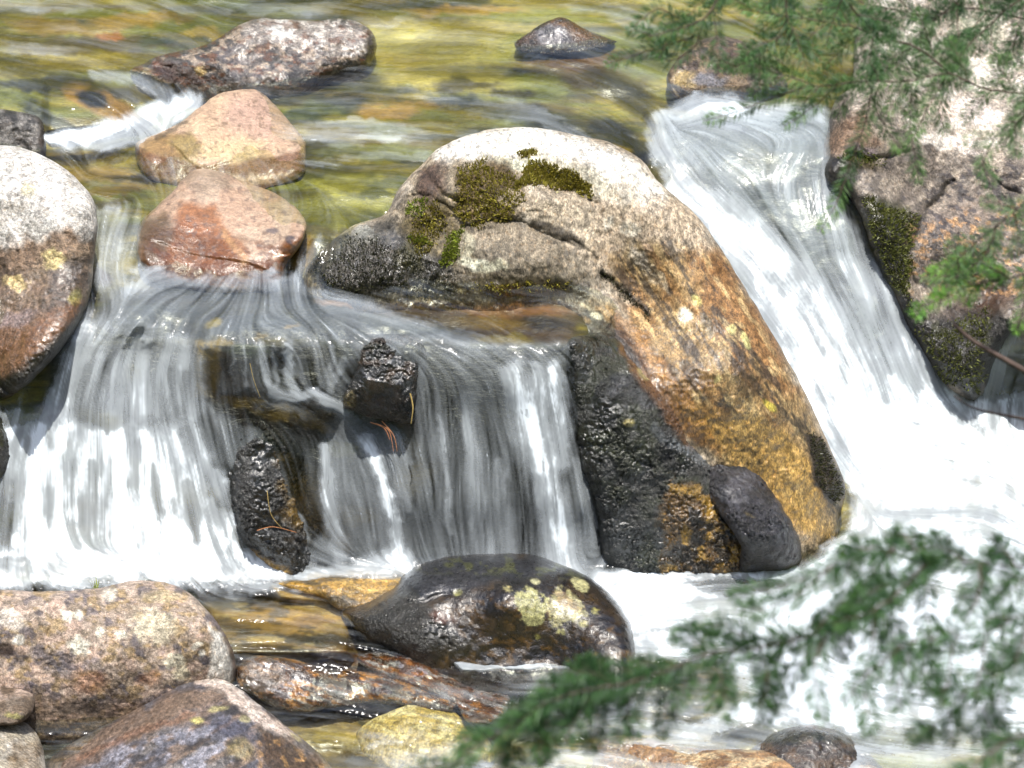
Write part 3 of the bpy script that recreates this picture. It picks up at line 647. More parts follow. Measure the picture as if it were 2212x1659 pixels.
MOSS = leaf_material('moss_material', (.44, .40, .06), (.13, .10, .02))
MOSSG = leaf_material('green_moss_material', (.34, .42, .05), (.12, .14, .02))
DARKMOSS = leaf_material('dark_moss_material', (.07, .075, .02), (.012, .012, .010))

# great boulder
GO = [(655,600),(690,545),(760,490),(830,462),(860,410),(890,375),(950,320),(1010,292),(1080,278),(1160,277),(1240,290),(1320,310),(1385,345),(1425,395),(1500,460),(1560,540),(1620,640),(1680,740),(1740,850),(1790,960),(1825,1050),(1815,1110),(1800,1180),(1740,1230),(1600,1270),(1400,1260),(1320,1100),(1270,900),(1245,800),(1250,780),(1200,770),(1000,770),(800,750),(680,690)]
GB = [
 S('8f8270', 120, 90, .05, .6, .2, 0, 1), S('ddd2bf', 90, 60, .12, .6, .15, 0, 2),
 G([(930,330),(1020,285),(1160,275),(1330,320),(1420,390),(1440,470),(1330,440),(1280,360),(1150,330),(1040,345),(960,360)], 'f4f1e6', .97, 16, 14),
 E(1120,350,60,14,.1,'c9cbb6',.8), E(1290,400,60,20,.6,'b6b09a',.7), E(1240,380,90,24,.5,'c4bfab',.8), E(1340,430,40,50,.3,'c9bda6',.7),
 G([(860,430),(920,360),(1000,340),(1090,345),(1130,400),(1110,470),(1000,500),(920,520),(870,480)], '8a7d66', .8, 14, 16),
 G([(985,370),(1050,345),(1100,350),(1130,420),(1110,470),(1060,480),(990,470)], '5c4a28', .85, 10, 14),
 G([(905,360),(960,350),(970,420),(900,440)], '6a5a4c', .8, 10, 12), E(925,400,26,40,.2,'5a463c',.8),
 G([(860,480),(960,420),(985,470),(1000,560),(940,620),(850,560)], '5a4e28', .8, 12, 14),
 G([(660,560),(760,495),(850,465),(880,520),(960,560),(1000,610),(1020,640),(700,640)], '4a4740', .95, 12, 14),
 E(785,500,18,14,0,'b9b9ae',.8), E(770,520,40,14,-.4,'8a887e',.7), E(840,430,30,30,.4,'8d8478',.8), E(890,560,30,30,.3,'545028',.7),
 G([(1000,490),(1060,480),(1120,470),(1160,500),(1230,540),(1300,580),(1270,640),(1000,640),(960,600),(1000,560)], '7e7462', .9, 8, 10),
 G([(1060,480),(1130,485),(1200,530),(1180,560),(1080,520),(1010,510)], '9a8d78', .85, 8, 8), E(1025,570,34,12,.1,'e6e6cf',.9,.3,6), E(1065,580,30,10,0,'c2bfa4',.8), E(1010,540,16,30,0,'bcb79c',.7),
 E(1140,435,60,26,.1,'b9ab94',.9), G([(1120,440),(1250,420),(1300,470),(1310,540),(1230,520),(1160,490)], 'c2b39a', .85, 10, 12), E(1200,500,60,12,.35,'3b3428',.9,.3,6), E(1245,525,30,8,.3,'4b4438',.8),
 G([(960,600),(1270,590),(1275,645),(900,650)], '544a30', .75, 10, 12), E(1130,622,90,10,0,'6a4a1a',.9), E(1220,615,50,16,0,'3a382c',.8), E(1060,630,40,8,0,'6e5c20',.8),
 # long slab
 G([(1290,440),(1440,430),(1520,480),(1560,560),(1540,700),(1420,700),(1300,600),(1280,520)], 'c7b49a', .8, 18, 18),
 G([(1320,560),(1560,540),(1660,720),(1750,880),(1830,1080),(1800,1190),(1700,1150),(1500,960),(1380,740)], 'a98a58', .9, 18, 16),
 G([(1540,540),(1600,600),(1700,780),(1740,860),(1690,860),(1600,740),(1520,640),(1490,560)], '91663c', .75, 18, 20), E(1580,760,70,24,1.0,'7e6248',.6), 
 S('8a6236', 40, 110, .1, .65, .2, -.6, 21, [(1360,520),(1560,540),(1840,1100),(1780,1180),(1560,1000),(1320,620)]),
 S('3c3832', 12, 60, .2, .75, .12, -.6, 22, [(1340,500),(1560,520),(1840,1100),(1780,1180),(1560,1000),(1320,620)]),
 S('dcc08a', 14, 50, .24, .65, .12, -.6, 23, [(1360,520),(1560,540),(1840,1100),(1780,1180),(1560,1000),(1320,620)]),
 G([(1480,880),(1650,900),(1760,1000),(1800,1180),(1720,1140),(1600,1010)], 'c09a50', .75, 14, 14), 
 G([(1270,640),(1330,660),(1420,760),(1520,900),(1560,980),(1500,960),(1400,830),(1310,720)], 'a4702e', .5, 10, 12),
 G([(1215,700),(1262,668),(1300,668),(1350,720),(1400,800),(1340,800),(1215,790)], '3a3836', .93, 6, 10), E(1288,682,14,7,.3,'e8e3d2',.95,.3,3), E(1262,690,14,7,.2,'a98d6a',.7,.3,4), E(1290,645,34,14,.3,'a89c90',.7), L([(1330,690,8),(1400,790,10),(1470,900,12),(1520,960,10)], '5a3a14', .7),
 L([(1300,590,8),(1350,630,10),(1400,680,8)], '3a342a', .85), E(1320,625,50,14,.6,'bdb09a',.6),
 G([(1740,930),(1775,940),(1830,1060),(1800,1090),(1760,1040)], '3c342e', .95, 6, 8), E(1550,890,36,24,.8,'6a4a2a',.6), E(1500,770,40,16,.8,'6d6258',.6), E(1620,830,30,20,.8,'57452e',.8),
 E(1385,560,40,12,1.0,'e6dcc8',.7), E(1420,600,30,10,1.0,'e0d0b0',.6), E(1360,500,24,16,.6,'efe7d2',.8), E(1310,480,10,14,.3,'efe7d2',.8),
 E(1479,682,17,14,.7,'f6f0d8',1,.25,5,16), E(1505,650,14,8,.9,'c8bd74',.8,.3,5), E(1580,712,9,12,.3,'d2ca8a',.9,.3,4), E(1610,735,7,20,-.5,'d6cf8c',.9,.3,4), E(1660,880,20,8,.8,'c0b24c',.9,.3,5), E(1555,815,8,8,0,'c9bd7c',.7), E(1530,705,30,10,.9,'6a6048',.7),
 G([(700,600),(900,612),(1100,615),(1275,600),(1275,660),(690,655)], '3c3626', .8, 8, 12), E(1130,628,80,9,0,'6a4a18',.8,.4,10), E(1010,630,30,7,0,'6a5a20',.7), G([(640,648),(900,652),(1250,648),(1262,700),(1240,900),(640,900)], '4e3c1f', .97, 5, 4), E(1110,675,110,13,0,'8a6038',.9,.4,8), E(1060,705,90,12,.1,'7a6428',.9), E(1190,670,50,14,0,'3a2c1a',.9), E(1245,590,40,24,.3,'8f8573',.5), E(1140,325,16,5,0,'4a4a1c',.95,.3,3)]  # dark strip above the waterline: wet stone, with the shade there painted in
MG = [G([(1130,370),(1150,352),(1200,355),(1240,372),(1275,395),(1283,420),(1255,405),(1180,400),(1130,405)], 1,1,5,8)]
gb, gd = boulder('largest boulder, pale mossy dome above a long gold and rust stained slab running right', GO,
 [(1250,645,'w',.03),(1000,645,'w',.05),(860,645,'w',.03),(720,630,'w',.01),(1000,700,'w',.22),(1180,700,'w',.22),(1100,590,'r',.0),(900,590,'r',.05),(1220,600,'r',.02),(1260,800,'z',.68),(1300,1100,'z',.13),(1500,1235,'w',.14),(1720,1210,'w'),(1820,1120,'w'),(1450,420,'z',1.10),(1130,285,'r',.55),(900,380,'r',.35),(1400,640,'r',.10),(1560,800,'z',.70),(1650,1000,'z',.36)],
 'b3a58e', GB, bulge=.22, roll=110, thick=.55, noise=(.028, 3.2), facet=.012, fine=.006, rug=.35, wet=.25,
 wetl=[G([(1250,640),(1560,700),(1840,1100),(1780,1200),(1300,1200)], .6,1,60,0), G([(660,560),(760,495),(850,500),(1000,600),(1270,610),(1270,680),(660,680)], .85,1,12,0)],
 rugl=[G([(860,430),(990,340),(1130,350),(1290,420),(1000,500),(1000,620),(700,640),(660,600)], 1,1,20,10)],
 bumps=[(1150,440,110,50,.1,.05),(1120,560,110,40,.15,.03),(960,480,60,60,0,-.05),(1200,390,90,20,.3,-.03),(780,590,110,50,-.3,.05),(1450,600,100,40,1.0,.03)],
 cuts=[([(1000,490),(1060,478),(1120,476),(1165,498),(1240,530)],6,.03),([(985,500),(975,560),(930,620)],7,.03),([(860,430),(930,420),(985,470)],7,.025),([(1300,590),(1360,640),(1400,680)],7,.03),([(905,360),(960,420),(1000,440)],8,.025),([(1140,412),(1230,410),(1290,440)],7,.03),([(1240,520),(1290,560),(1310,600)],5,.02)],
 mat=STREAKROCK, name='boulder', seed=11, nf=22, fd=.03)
moss(gb, gd, [G([(1125,370),(1150,352),(1200,355),(1240,372),(1275,395),(1283,425),(1250,410),(1180,402),(1125,408)], 1,1,5,8), E(1140,325,15,6,0,1)], MOSS, 1.0, .015, 1)
moss(gb, gd, [G([(990,380),(1060,350),(1110,370),(1125,430),(1100,470),(1040,480),(990,470)], .65,1,8,16), G([(880,470),(950,430),(960,490),(930,550),(890,540)], .6,1,8,14), E(1130,620,100,12,0,.5)], MOSS, .8, .012, 2)
moss(gb, gd, [G([(970,505),(998,490),(995,550),(970,575),(945,570)], 1,1,4,8), E(905,525,25,10,.4,1), E(900,450,25,16,-.6,.5)], MOSSG, 1.0, .012, 3)
moss(gb, gd, [G([(670,570),(760,510),(880,540),(990,600),(990,640),(700,640)], .6,1,8,14), G([(1745,935),(1775,945),(1828,1060),(1800,1090),(1760,1040)],1,1,5,5), L([(1300,590,8),(1350,630,8),(1400,690,6)],.8)], DARKMOSS, .7, .009, 4)

# black mossy mass in front of the slab, and the lump at its foot
boulder('black wet mossy rock wedged under the gold stained slab, right of the small waterfall',
 [(1224,770),(1228,735),(1262,722),(1322,722),(1372,772),(1420,830),(1470,900),(1500,960),(1535,1000),(1560,1060),(1600,1120),(1640,1200),(1640,1260),(1560,1275),(1420,1275),(1320,1270),(1300,1220),(1290,1120),(1255,1020),(1232,900),(1226,800)],
 [(1225,745,'w',.0),(1240,900,'w',.0),(1290,1150,'w',.0),(1330,1000,'w',-.13),(1350,1236,'w',-.02),(1600,1236,'w',-.05),(1300,735,'z',.78),(1480,930,'z',.49),(1400,900,'r',-.06)],
 '33342f', [S('4d4f50', 40, 30, .1, .6, .2, 0, 1), S('1c1d1b', 30, 40, .1, .8, .15, 0, 2), S('34391f', 50, 50, .15, .7, .2, 0, 3),
  G([(1440,1060),(1480,1030),(1520,1060),(1540,1120),(1620,1180),(1640,1250),(1440,1250),(1420,1130)], '6b4f1e', .9, 8, 14), S('a5812f', 26, 22, .12, .9, .1, 0, 5, [(1440,1030),(1540,1040),(1650,1180),(1650,1270),(1430,1270)]), S('1d1812', 30, 30, .12, .9, .1, 0, 6, [(1440,1080),(1540,1090),(1650,1180),(1650,1270),(1430,1270)]),
  G([(1330,700),(1380,760),(1480,900),(1530,990),(1490,970),(1400,850),(1340,760)], '8a5a22', .55, 8, 8), E(1288,682,14,7,.3,'e8e3d2',.95,.3,3), E(1395,805,20,14,.4,'a89c6a',.9,.3,5), E(1358,915,12,9,0,'b5a86a',.9,.3,4), E(1262,690,14,7,.2,'a98d6a',.7,.3,4),
  L([(1410,920,8),(1460,960,10),(1510,985,14),(1540,1000,8)], '6e7478', .7)],
 bulge=.10, roll=60, thick=.3, noise=(.03, 5), fine=.008, rug=1.0, wet=.85, name='boulder', step=2.1, seed=21, bumps=[(1350,850,70,90,.5,.03),(1480,1110,60,50,0,.03)], cuts=[([(1225,960),(1330,960),(1400,1010)],9,.02),([(1290,860),(1300,930)],8,.02)])
boulder('dark grey lump of wet moss covered rock at the foot of the gold slab',
 [(1512,1030),(1530,1000),(1575,988),(1620,1010),(1665,1055),(1700,1110),(1725,1160),(1728,1210),(1700,1240),(1640,1250),(1590,1240),(1600,1180),(1560,1120),(1525,1080)],
 [(1600,1180,'w',-.16),(1710,1225,'w',-.01),(1620,1235,'w',-.02),(1550,1020,'r',.11),(1640,1060,'r',.07)],
 '35343a', [S('1e1e20', 24, 18, .05, .8, .2, 0, 1), S('4c4c54', 26, 16, .18, .7, .15, 0, 2), G([(1590,1180),(1740,1150),(1740,1260),(1580,1260)], '2a221c', .7, 16, 14), E(1620,1110,12,5,.3,'7a6a3c',.5)],
 bulge=.12, roll=50, thick=.2, noise=(.015, 6), fine=.008, rug=1.0, wet=.65, step=2.1, nf=2, edge=6, seed=22)

# rock faces between the falls
boulder('small black rock with orange needles stuck to it, between the two falls',
 [(735,885),(742,845),(768,800),(772,752),(796,730),(850,722),(905,732),(925,775),(905,825),(903,880),(896,918),(850,910),(800,903),(762,890)],
 [(760,880,'w',-.02),(880,905,'w',-.02),(800,740,'w',-.0),(880,750,'w',.0),(820,820,'w',-.09)],
 '2c2c2a', [S('4c4e50', 20, 16, .12, .7, .15, 0, 1), S('43321e', 20, 16, .2, .7, .15, 0, 2), E(755,862,10,20,.3,'8a7a44',.7), E(800,745,40,8,0,'45473a',.7)], bulge=.07, roll=40, thick=.12, noise=(.015, 8), fine=.008, rug=1.0, wet=.9, step=2.1, nf=3, seed=31)
boulder('black wet rock with gold stains parting the white water of the left fall',
 [(452,975),(470,930),(520,900),(585,905),(640,925),(705,960),(722,1030),(690,1095),(715,1150),(700,1205),(662,1247),(620,1250),(570,1215),(520,1170),(500,1110),(480,1050)],
 [(470,980,'w',.01),(500,1120,'w',.0),(560,1210,'w',.0),(650,1240,'w',.0),(560,920,'w',.02),(680,1000,'w',.04),(690,1150,'w',.03),(580,1060,'w',-.06)],
 '262725', [S('4a4d50', 26, 14, .12, .75, .12, .4, 1), S('121312', 30, 20, .15, .8, .15, .4, 2), E(605,945,60,20,.2,'2f3420',.7), E(660,1080,50,60,-.3,'84692c',.8,.4,16), E(640,1010,40,24,.3,'574418',.8), G([(520,1175),(560,1190),(620,1230),(640,1255),(580,1250)], 'a8853c', .95, 7, 10), S('9a7a34', 24, 24, .2, .6, .1, 0, 6, [(600,980),(700,980),(710,1180),(620,1160)])],
 bulge=.09, roll=70, thick=.15, noise=(.025, 6), fine=.009, rug=1.0, wet=.9, step=2.1, nf=4, seed=32, cuts=[([(560,1140),(620,1150),(660,1180)],8,.02)])
boulder('dark rock at the left edge, just showing beside the white fall', [(-120,900),(-20,890),(12,915),(26,965),(24,1010),(8,1060),(-10,1120),(-120,1180)],
 [(20,1000,'w',-.03),(-20,1100,'w',-.02),(-20,900,'w',-.05),(-100,1000,'w',-.12)], '2a261e', [S('3c3f22', 20, 20, .1, .6, .2, 0, 1)], bulge=.08, roll=50, thick=.2, rug=.9, wet=.8, seed=33)

# left boulder
boulder('big boulder at the left edge, chalk white above, brown below with two lichen spots',
 [(-260,420),(-140,345),(-40,318),(40,318),(110,345),(165,385),(200,430),(211,480),(205,540),(197,620),(180,680),(150,730),(110,780),(60,830),(0,868),(-100,900),(-260,880),(-330,650)],
 [(200,620,'w',-.03),(150,740,'w',-.05),(60,860,'w',-.12),(-60,880,'r',-.05),(0,600,'z',.93),(60,350,'r',.35),(-100,360,'r',.38)],
 '8a7460', [S('a08a72', 50, 40, .1, .6, .2, 0, 1), S('5a4a3a', 40, 30, .12, .7, .15, 0, 2),
  G([(-330,300),(230,300),(225,470),(190,510),(120,500),(40,520),(-40,545),(-330,560)], 'dedad2', .97, 14, 16), S('bdb6aa', 40, 30, .12, .6, .15, 0, 4, [(-300,300),(230,300),(220,480),(-300,520)]), S('f2f0ea', 30, 24, .2, .7, .1, 0, 5, [(-300,300),(230,300),(220,480),(-300,520)]),
  E(60,410,20,12,.3,'d8cf9c',.5), E(130,575,70,20,-.4,'6f6250',.5), G([(120,560),(200,560),(190,680),(130,720),(90,640)], '4c4540', .6, 14, 16),
  E(117,560,26,22,.4,'cdbb86',.95,.25,9,14), E(35,612,27,16,.2,'dcc48c',.95,.25,8,14), E(160,650,14,9,.6,'a89a58',.8,.3,5), E(170,635,12,12,0,'8a8540',.6),
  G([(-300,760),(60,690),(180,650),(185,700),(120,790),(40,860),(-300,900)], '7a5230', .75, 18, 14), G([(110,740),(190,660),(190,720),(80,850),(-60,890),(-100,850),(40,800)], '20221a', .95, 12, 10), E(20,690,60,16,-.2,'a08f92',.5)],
 bulge=.30, roll=150, thick=.4, noise=(.03, 4), fine=.005, rug=.5, wet=.25, wetl=[G([(-300,640),(230,560),(230,760),(60,900),(-300,900)], .75,1,30,0)], rugl=[G([(110,740),(190,660),(190,720),(80,850),(-60,890),(40,800)], 1,1,16,0)], seed=41, name='boulder')
boulder('small grey speckled rock at the left edge behind the white topped boulder', [(-140,250),(-60,234),(0,236),(60,245),(88,258),(98,290),(97,335),(60,360),(-140,370)],
 [(60,330,'w'),(95,325,'w'),(-100,330,'w'),(20,240,'r',.16)], '5a5550', [S('8a8680', 20, 16, .1, .7, .12, 0, 1), S('24221e', 16, 14, .12, .8, .12, 0, 2), G([(80,255),(105,270),(105,345),(85,335)], '3a2a1c', .9, 6, 5)], bulge=.10, roll=40, thick=.25, rug=.5, wet=.5, seed=42)

# the rocks of the upper stream
b1, d1 = boulder('long dark wet rock with speckled pale top, farthest upstream on the left',
 [(282,155),(310,138),(345,120),(400,108),(440,98),(480,78),(520,52),(560,40),(620,42),(680,46),(730,40),(770,46),(800,65),(813,95),(808,125),(790,150),(730,165),(650,180),(560,195),(480,205),(440,205),(380,188),(330,172)],
 [(310,165,'w'),(440,195,'w'),(560,188,'w'),(700,165,'w'),(795,140,'w'),(600,50,'r',.42),(760,50,'r',.38),(400,112,'r',.18)],
 '6b625c', [S('3a3632', 30, 16, .0, .85, .15, -.1, 1), S('b5a28c', 16, 9, .15, .8, .1, 0, 2), G([(520,50),(620,40),(780,45),(800,80),(760,110),(640,100),(540,90)], 'b0a69c', .7, 14, 12), S('e8e0d4', 12, 8, .22, .8, .1, 0, 3, [(520,40),(800,40),(800,120),(560,120)]),
  G([(575,48),(620,44),(640,72),(610,82),(580,70)], 'f2efe8', .95, 5, 6), G([(320,140),(360,138),(420,150),(460,190),(430,200),(340,170)], '3e2410', .95, 7, 8), E(435,150,14,10,.6,'d8bc7c',.95,.3,4), G([(450,160),(560,165),(700,150),(790,130),(780,160),(560,200),(450,205)], '2f2c2c', .75, 8, 10), S('6b3f1c', 20, 10, .2, .7, .1, 0, 6), G([(795,70),(815,90),(808,140),(780,150)], '2a1f14', .8, 6, 4)],  # near-white patch on the top is the glare, painted into the colour
 sink=(165,26), nf=12, fd=.025, bulge=.16, roll=55, thick=.3, noise=(.03, 5), facet=.012, fine=.006, rug=.6, wet=.8, seed=51, bumps=[(470,140,60,20,.5,.03),(360,150,50,14,.4,-.03)], cuts=[([(320,150),(400,140),(450,180)],8,.02)])
boulder('small dark rock breaking the surface near the top centre', [(1110,95),(1128,80),(1158,60),(1188,42),(1222,40),(1262,62),(1316,84),(1330,92),(1280,110),(1200,118),(1130,112)],
 [(1150,105,'w'),(1230,103,'w'),(1290,92,'w'),(1200,42,'r',.16)], '4a3620', [G([(1150,60),(1210,45),(1240,90),(1200,105),(1160,95)], '77777c', .7, 8, 8), G([(1160,40),(1230,38),(1320,85),(1250,80),(1215,60)], '6b4a1c', .85, 6, 8), S('2a2620', 14, 9, .15, .8, .12, 0, 2)], bulge=.07, roll=24, thick=.14, rug=.6, wet=.9, seed=52)
boulder('brown pitted rock above the head of the chute, half hidden by green branches', [(1440,180),(1455,140),(1480,110),(1520,85),(1560,78),(1620,95),(1660,130),(1690,160),(1700,190),(1650,215),(1560,215),(1480,225)],
 [(1470,200,'w'),(1560,195,'w'),(1670,190,'w'),(1550,82,'r',.3)], '6e5f54', [S('3e342e', 16, 12, .08, .8, .12, 0, 1), S('8f7a5c', 22, 14, .15, .7, .12, 0, 2), E(1480,170,28,20,.2,'b09a68',.9,.4,10), E(1530,175,40,14,0,'7b7c84',.8), G([(1560,100),(1640,110),(1650,150),(1560,140)], '553c38', .7, 12, 12)], bulge=.14, roll=50, thick=.25, rug=.7, wet=.5, seed=53)
boulder('smooth pinkish tan boulder with sloping top standing in the upper pool',
 [(293,318),(310,300),(345,285),(395,262),(430,232),(470,205),(520,193),(555,196),(590,222),(625,262),(655,300),(662,322),(650,350),(560,380),(460,385),(380,375),(310,350)],
 [(300,335,'w'),(390,355,'w'),(480,362,'w'),(560,352,'w'),(655,325,'w'),(530,200,'r',.46),(400,262,'r',.2),(430,300,'r',.04),(610,250,'r',.40)],
 'd0b494', [S('c4a48a', 50, 30, .0, .6, .25, 0, 1), G([(500,200),(580,200),(640,290),(560,300),(480,270)], 'c2a090', .7, 20, 10), G([(400,330),(500,300),(580,310),(540,350),(420,350)], 'd6bf94', .7, 14, 12), G([(293,318),(350,290),(410,285),(440,310),(400,355),(310,340)], '8a6c3c', .85, 10, 12), G([(370,300),(420,285),(440,330),(410,350)], '9c8a58', .7, 8, 12), S('7a6450', 12, 7, .38, .6, .1, 0, 5), G([(290,325),(400,350),(520,355),(650,325),(660,380),(300,380)], '7a5228', .85, 6, 8), L([(340,293,5),(380,280,5),(400,268,4)], '4a3c26', .7)],
 bulge=.16, roll=60, thick=.28, noise=(.018, 5), fine=.003, sink=(330,34), rug=.15, wet=.25, wetl=[G([(290,330),(400,345),(560,345),(665,300),(665,390),(290,390)], .9,1,10,0)], seed=54, mat=SMOOTHROCK, planes=[(370,310,.03,-.0022,.0006),(540,270,.01,.0012,-.0022),(560,330,.02,.0006,-.0002)])
boulder('orange brown wet boulder with a flat pink top at the lip above the left falls',
 [(296,520),(305,480),(335,450),(375,410),(410,372),(440,364),(480,372),(520,390),(580,410),(630,440),(655,470),(663,495),(650,530),(620,570),(600,620),(500,640),(400,625),(330,610),(302,570)],
 [(300,560,'w',-.01),(330,590,'w'),(440,600,'w'),(520,603,'w'),(600,590,'w'),(660,510,'w'),(450,370,'r',.55),(620,440,'r',.42),(390,420,'r',.36),(520,545,'r',.0),(340,500,'r',.12)],
 'c2a288', [S('cdb8a0', 50, 30, .05, .6, .2, 0, 1), G([(330,480),(400,480),(480,520),(540,560),(600,560),(655,500),(650,560),(600,620),(300,620),(296,540)], '7e480f', .95, 12, 14), G([(380,440),(460,450),(520,520),(540,550),(470,520),(380,480)], '9a5c28', .8, 12, 12), G([(300,480),(350,455),(370,500),(350,590),(300,580)], '5a4426', .8, 10, 12), S('6b3a10', 24, 14, .15, .7, .12, .3, 4, [(330,520),(660,520),(640,620),(300,620)]), L([(480,510,8),(530,560,8),(520,590,8)], 'c09464', .7), G([(400,375),(470,365),(500,400),(450,420),(400,400)], '93806c', .7, 8, 10), S('7a6458', 14, 9, .36, .6, .1, 0, 7), E(630,520,10,8,.3,'4a4448',.8), E(590,500,14,7,0,'5d5660',.7), G([(330,580),(420,575),(600,575),(600,620),(330,620)], '6a3a10', .7, 8, 8)],
 bulge=.16, roll=70, thick=.3, noise=(.016, 5), fine=.004, rug=.2, wet=.55, wetl=[G([(300,460),(420,470),(540,540),(655,490),(650,620),(300,620)], .8,1,14,0)], seed=55, mat=SMOOTHROCK, planes=[(400,540,.02,-.0006,.0004),(320,520,.03,-.003,.0),(620,550,.02,.0016,.0004),(500,450,.03,.0002,-.0030)])

# right bank boulder
RO = [(1775,330),(1790,270),(1805,215),(1840,180),(1850,60),(1900,-40),(2050,-120),(2400,-160),(2600,100),(2620,500),(2500,800),(2250,760),(2190,720),(2150,780),(2130,840),(2100,870),(2050,845),(2010,800),(1975,740),(1945,680),(1890,560),(1860,470),(1830,420),(1790,400),(1770,370)]
rb, rd = boulder('huge bank boulder behind the upper right branches, pink granite above and black moss below', RO,
 [(1785,330,'w',-.02),(1850,470,'w',-.04),(1950,680,'w',-.05),(2040,830,'w',-.04),(2110,862,'w',-.06),(2200,740,'w',-.05),(2000,400,'z',.86),(1850,200,'z',1.19),(2100,100,'z',1.17),(2200,400,'z',.84),(2100,650,'z',.49),(2500,300,'z',1.0)],
 '9a8e80', [S('c0b2a0', 90, 60, .05, .7, .2, .3, 1), S('6a6058', 50, 36, .1, .7, .15, .3, 2), S('4a4440', 22, 16, .15, .7, .12, .6, 3),
  G([(1830,-50),(2400,-100),(2400,330),(2150,330),(1950,290),(1830,190)], 'd4c8b8', .7, 30, 30), S('eee6da', 36, 26, .15, .8, .12, .2, 4, [(1880,-50),(2300,-50),(2300,360),(2000,320),(1900,240)]),
  E(2030,240,50,20,.3,'f0dccb',.8), E(2110,240,50,26,.4,'f2e6dc',.8), E(2090,310,40,20,.3,'efe2d8',.7), E(2120,60,60,30,.3,'dcd8c0',.7),
  G([(1790,280),(1870,230),(1900,320),(1830,330),(1790,350)], '8a6c52', .7, 14, 14), E(1860,330,30,14,0,'857a84',.6), G([(1775,330),(1830,340),(1860,380),(1830,420),(1775,380)], '2b2620', .95, 8, 10), E(1860,345,40,16,.3,'4a3f18',.8), 
  G([(1850,420),(1930,440),(1990,470),(1970,560),(1960,640),(2000,700),(2150,640),(2200,720),(2150,800),(2110,880),(2000,800),(1900,600)], '25221c', .97, 12, 14), S('4b4a18', 30, 24, .1, .8, .15, 0, 9, [(1850,420),(1990,450),(1960,680),(1900,620)]), S('3f4018', 20, 20, .2, .6, .15, 0, 10, [(1980,700),(2150,660),(2120,860),(2040,840)]),
  E(2120,640,70,40,-.3,'4e3626',.75,.5,18), G([(1990,470),(2120,400),(2200,500),(2200,620),(2000,640),(1965,560)], '8a7c70', .8, 14, 18), S('423e42', 16, 10, .12, .8, .1, .4, 12, [(1990,380),(2212,330),(2212,620),(1990,620)]), S('c49a6c', 14, 9, .25, .8, .1, .4, 13, [(1960,480),(2212,430),(2212,640),(1970,640)]), L([(1990,470,5),(2030,420,6),(2050,390,5)], '3a342a', .8)],
 bulge=.25, roll=60, thick=.8, noise=(.05, 3), facet=.03, fine=.006, rug=.45, wet=.35, rugl=[G([(1850,420),(1990,450),(1970,660),(2150,640),(2200,720),(2110,880),(1900,620)], 1,1,14,0)], wetl=[G([(1760,300),(1990,450),(2200,600),(2200,720),(2110,880),(1900,620)], .7,1,20,0)],
 seed=61, nf=20, fd=.04, bumps=[(2080,520,120,60,.4,.06),(1900,300,70,50,.3,.04)], cuts=[([(1830,330),(1890,345),(1960,330)],9,.05),([(1990,640),(1960,560),(2000,460),(2060,390)],12,.05),([(2110,330),(2160,400),(2200,420)],6,.03)])
moss(rb, rd, [G([(1860,425),(1930,450),(1980,480),(1965,560),(1960,660),(1900,560)], .8,1,8,12), E(1860,345,45,14,.2,.7), G([(1990,720),(2140,680),(2120,850),(2040,830)], .4,1,8,12)], leaf_material('bank_moss_material', (.22, .24, .05), (.04, .045, .015)), .7, .012, 7)

